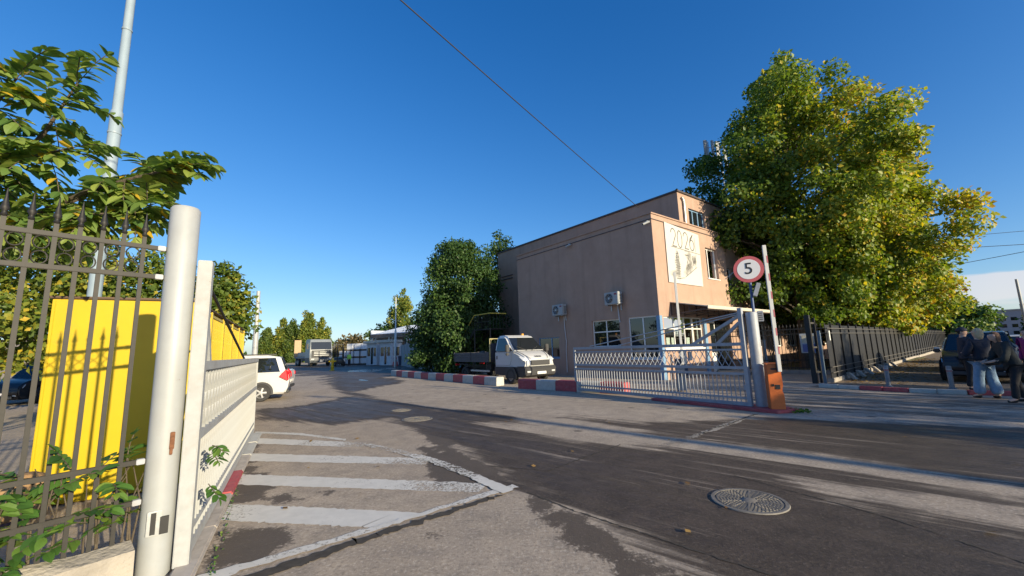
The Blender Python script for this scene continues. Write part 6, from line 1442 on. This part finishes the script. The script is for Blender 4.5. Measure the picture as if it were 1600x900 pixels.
def forklift():
    t = thing('forklift', 'dark forklift with its mast up beside the white wrapped blocks', 'forklift', (-24.2, 56.5, 0), rot_az(150))
    b = B(); b.hull([(-1.1, .3, .6), (.8, .3, .55), (.8, .85, .55), (.2, .9, .55), (-.1, 1.1, .58), (-1.1, 1.25, .6), (-1.3, .8, .6)]); b.build('body', mat('forklift_dark', (.04, .05, .05), .5), t, bevel=.04)
    b = B(); [b.bar((x, y, 1.0), (x * .7, y, 2.5), .07, .07) for x in (-.95, .7) for y in (-.5, .5)]; b.span((-.8, -.58, 2.5), (.6, .58, 2.56)); b.build('overhead_guard', M_black, t)
    b = B(); [b.bar((1.0, y, .1), (1.0, y, 3.0), .12, .14) for y in (-.36, .36)]; [b.box((1.0, 0, z), (.08, .8, .1)) for z in (.5, 1.6, 2.9)]; b.build('mast', M_black, t)
    b = B(); [b.box((1.7, y, .12), (1.3, .12, .05)) for y in (-.3, .3)]; b.build('fork', M_black, t)
    add_wheels(t, [(.6, -.55), (.6, .55), (-.8, -.52), (-.8, .52)], .32, .22, rim_m=M_steel)
forklift()
person('person in a bright green high visibility vest by the forklift', (-22.55, 55.8), rot_az(200), 1.8, cloth('hi_vis_green', (.42, .72, .10)), M_blk, M_shoe, M_dkh, 'short', wide=.01)
# white wrapped blocks on pallets
M_wrap = mat('white_wrap', (.70, .72, .76), .55, var=.06, scale=2, dirt=.15); M_pal = mat('pallet_wood', (.10, .075, .055), .9, var=.3)
def block_proto():
    t = thing('wrapped_block', 'x', 'block', (0, 0, 0), 0, 'white wrapped blocks stacked on pallets in the yard')
    b = B(); b.box((0, 0, .60), (1.05, 1.0, .86)); b.build('block', M_wrap, t, bevel=.03)
    b = B(); [b.box((0, y, .03), (1.1, .12, .04)) for y in (-.45, 0, .45)]; [b.box((x, y, .09), (.12, .12, .08)) for x in (-.45, 0, .45) for y in (-.45, 0, .45)]; [b.box((x, 0, .145), (.14, 1.05, .025)) for x in np.linspace(-.48, .48, 6)]; b.build('pallet', M_pal, t)
    return t
proto = block_proto(); first = True
WH = ('far left', 'second', 'middle', 'fourth', 'fifth', 'far right'); LV = ('ground', 'middle', 'top')
for c in range(6):
    x, y = -25.9 + c * 1.24, 62.3 - c * .35
    for lv in range(3):
        if lv == 2 and c in (0,): continue
        lab = '%s level block of the %s stack of white wrapped blocks beside the guard booths' % (LV[lv], WH[c])
        lc = (x + .05 * ((c * 7 + lv * 3) % 3 - 1), y, lv * 1.045)
        if first: proto.location = lc; proto.rotation_euler = (0, 0, -.28); proto['label'] = lab; first = False
        else: dup(proto, lc, -.28 + .03 * ((c + lv) % 3 - 1), lab)
t = thing('yard_railing', 'dark pipe railing in front of the white wrapped blocks', 'railing', (-24.4, 60.6, 0), -.28)
b = B(); [b.bar((0, 0, z), (6.6, 0, z), .07, .07) for z in (1.02, 2.05)]; b.build('rail', M_black, t); 
for k in range(5): b = B(); b.box((.1 + k * 1.6, 0, 1.15), (.08, .08, 2.3)); b.build('post', M_black, t)
# guard booths
def booth(label, loc, rz, group='guard booths'):
    t = thing('guard_booth', label, 'booth', (*loc, 0), rz, group); m = mat('booth_panel', (.50, .53, .57), .6, var=.06, dirt=.3); w, d, h = 2.0, 2.0, 2.95
    b = B(); wall_panel(b, (-w / 2, -d / 2, 0), X_, (0, -1, 0), w, h, .08, [(.15, .75, 1.2, 2.35), (.85, 1.25, .1, 2.4), (1.35, 1.85, 1.2, 2.35)]); wall_panel(b, (w / 2, -d / 2 + .08, 0), Y_, X_, d - .08, h, .08, [(.4, 1.5, 1.2, 2.35)]); b.span((-w / 2, -d / 2 + .08, 0), (-w / 2 + .08, d / 2, h)); b.span((-w / 2 + .08, d / 2 - .08, 0), (w / 2 - .08, d / 2, h)); b.build('wall', m, t)
    for x0, x1, a, c, nm in ((.15, .75, 1.2, 2.35, 'window'), (.85, 1.25, .1, 2.4, 'door'), (1.35, 1.85, 1.2, 2.35, 'window')): b = B(); b.span((-w / 2 + x0, -d / 2 + .03, a), (-w / 2 + x1, -d / 2 + .06, c)); b.build(nm, M_glassdark, t)
    b = B(); b.span((w / 2 - .06, -d / 2 + .48, 1.2), (w / 2 - .03, -d / 2 + 1.58, 2.35)); b.build('window', M_glassdark, t)
    b = B(); b.span((-w / 2 - .3, -d / 2 - .4, h), (w / 2 + .15, d / 2 + .1, h + .35)); b.build('roof', mat('booth_roof', (.42, .43, .40), .6), t, bevel=.02)
booth('left guard booth with pale roof fascia in front of the open shed', (-19.3, 57.5), rad(-28)); booth('right guard booth under the brown canopy edge in front of the open shed', (-16.5, 54.6), rad(-28))
def shed():
    t = thing('open_shed', 'long open shed with a white corrugated roof behind the guard booths', 'shed', (-15.5, 58.5, 0), rad(-32)); m = mat('white_sheet_roof', (.55, .60, .68), .5, .1, var=.06, dirt=.3)
    b = B(); n = 40
    for k in range(n): x0 = -6.5 + k * 15 / n; b.prism([(x0, -1.0, 4.35 + .02 * (k % 2)), (x0 + 15 / n, -1.0, 4.35 + .02 * (k % 2)), (x0 + 15 / n, 6, 5.9 + .02 * (k % 2)), (x0, 6, 5.9 + .02 * (k % 2))], (0, 0, .04))
    b.build('roof', m, t)
    b = B(); b.span((-6.5, -1.05, 3.9), (8.5, -1.01, 4.34)); b.build('fascia', mat('brown_fascia', (.16, .12, .10), .7), t)
    b = B(); b.span((-6.5, 5.9, 0), (8.5, 6, 5.8)); b.build('back_wall', mat('dark_wall', (.10, .10, .11), .8), t)
    b = B(); b.span((-6.6, -.9, 0), (-6.5, 6, 5.0)); b.build('side_wall', m, t)
    for x in (-6.2, -2.6, 1, 4.6, 8.2):
        b = B(); b.box((x, -.8, 2.1), (.16, .16, 4.2)); b.build('post', M_steel, t); b = B(); b.bar((x, -.8, 3.0), (x + 1.2, -.8, 4.2), .08, .08); b.bar((x, -.8, 3.9), (x + 3.4, -.8, 3.9), .08, .1); b.build('brace', M_steel, t)
shed()
def conc_wall():
    t = thing('concrete_wall', 'grey concrete panel wall running from the shed to the dark trees', 'wall', (-13.3, 48.3, 0), math.atan2(31.0 - 48.3, -5.4 + 13.3)); L = math.hypot(31.0 - 48.3, -5.4 + 13.3); n = 9; pw = L / n; mm = mat('cast_concrete_panel', (.30, .31, .32), .9, var=.15, scale=2, bump=.3, dirt=.4, dcol=(.17, .17, .16))
    b = B(); b.span((.08, -.05, 0), (pw - .08, .05, .80)); mp = b.mesh('panel', mm, bevel=.015)
    b = B(); b.span((-.08, -.09, 0), (.08, .09, 2.55)); ms = b.mesh('post', mm, bevel=.015)
    for k in range(n):
        obj('post', ms, t, (k * pw, 0, 0))
        for j in range(3): obj('panel', mp, t, (k * pw, 0, .02 + j * .815))
    obj('post', ms, t, (L, 0, 0))
conc_wall()
t = thing('plastic_barrier', 'red and white plastic barrier standing beside the right guard booth', 'barrier', (-14.3, 49.2, 0), .3)
b = B(); b.prism([(-.35, -.25, 0), (.35, -.25, 0), (.25, -.1, .55), (-.25, -.1, .55)], (0, .5, 0)); b.build('base', mat('barrier_red', (.55, .08, .06), .5), t, bevel=.04)
b = B(); b.box((0, .05, .68), (.46, .22, .24)); b.build('band', M_white, t, bevel=.03); b = B(); b.box((0, .05, .92), (.40, .2, .22)); b.build('top', mat('barrier_red', (.55, .08, .06), .5), t, bevel=.03)
t = thing('waste_bin', 'dark blue waste bin beside the plastic barrier at the booths', 'bin', (-13.3, 48.6, 0), .3)
b = B(); b.prism([(-.42, -.36, .08), (.42, -.36, .08), (.5, -.42, 1.1), (-.5, -.42, 1.1)], (0, .8, 0)); b.build('body', M_navy, t, bevel=.03); b = B(); b.box((0, .0, 1.14), (1.06, .95, .07)); b.build('lid', M_navy, t, bevel=.02)
# wall behind the black car
t = thing('boundary_wall', 'grey rendered wall behind the parked black car at far left', 'wall', (-34, 20.0, 0), math.atan2(6, 16)); b = B(); b.span((0, 0, 0), (17.5, .3, 2.9)); b.build('render', mat('grey_render', (.16, .15, .15), .9, var=.15, dirt=.4), t, bevel=.01); b = B(); b.span((-.05, -.06, 2.9), (17.55, .36, 2.98)); b.build('coping', M_conc, t, bevel=.01)
# distant tree line and blocks of flats
rs = np.random.RandomState(77); n = 9000; x = rs.uniform(-330, 260, n); y = 190 + 14 * rs.rand(n); hh = 3.2 + 1.6 * np.sin(x * .11) + 1.1 * np.sin(x * .37 + 1); z = np.abs(hh) * rs.rand(n) ** .8
o = leaf_object('distant_trees', leaf_arrays(rs, np.stack([x, y, z], 1), rs.normal(0, 1, (n, 3)) + [0, -.6, .4], rs.normal(0, 1, (n, 3)), 1.5 + 1.6 * rs.rand(n)), rs.rand(n) * .6, LM_green, None); tag(o, kind='stuff')
def flats(label, loc, rz, w, d, h, c):
    t = thing('apartment_block', label, 'building', (*loc, 0), rz); b = B(); b.span((-w / 2, 0, 0), (w / 2, d, h)); b.build('wall', mat('flat_wall_%d' % int(c[0] * 100), c, .9, var=.08), t)
    b = B(); n, m = int(w / 3), int(h / 2.9)
    for i in range(n):
        for j in range(m): b.span((-w / 2 + 1 + i * 3, -.06, 1.0 + j * 2.9), (-w / 2 + 2.6 + i * 3, -.01, 2.4 + j * 2.9))
    tag(b.build('window', M_glassdark, t), kind='stuff'); b = B(); b.span((-w / 2 - .3, -.3, h), (w / 2 + .3, d + .3, h + .5)); b.span((-2, 2, h + .5), (2, 6, h + 2.6)); b.build('roof', M_conc, t)
flats('far grey block of flats at the end of the street, left one', (214, 168), rad(-52), 30, 14, 11.0, (.26, .25, .27)); flats('far grey block of flats down the street, right one behind the dark tree', (236, 160), rad(-48), 24, 14, 9.0, (.30, .27, .26))
pole('leaning pale pole among the cars at the right edge', (34.3, 27.2), [(.10, 0), (.09, 2.0), (.07, 5.2)], M_white, 'slim_pole')
# overhead wires
def wire(label, a, b_, sag, r=.012):
    a, b_ = Vector(a), Vector(b_); P = [a.lerp(b_, u) - Vector((0, 0, sag * 4 * u * (1 - u))) for u in np.linspace(0, 1, 25)]
    tag(B().tube(P, r, 5).build('overhead_wire', M_dark, smooth=60), label, 'wire')
wire('black overhead cable slanting down from the top of the picture to the office roof', (-11.1, -4.0, 10.35), (7.0, 21.0, 8.95), .12, .016)
wire('lower of the thin overhead wires over the street at right', (22, 36, 9.2), (60, 22, 8.0), .5, .022); wire('rising overhead wire crossing the others over the street at right', (30, 36, 6.4), (52, 20, 10.2), .3, .022); wire('upper of the thin overhead wires over the street at right', (24, 40, 10.8), (62, 28, 10.6), .5, .02)
pole('grey concrete pole behind the camera holding the overhead cable', (-11.1, -4.0), [(.2, 0), (.14, 10.6)], M_conc, 'utility_pole')
pole('concrete pole beyond the right edge holding the street wires', (60.5, 23), [(.22, 0), (.15, 11.2)], M_conc, 'utility_pole')
pole('concrete pole hidden behind the plane trees holding the street wires', (23, 37.5), [(.22, 0), (.15, 11.5)], M_conc, 'utility_pole')
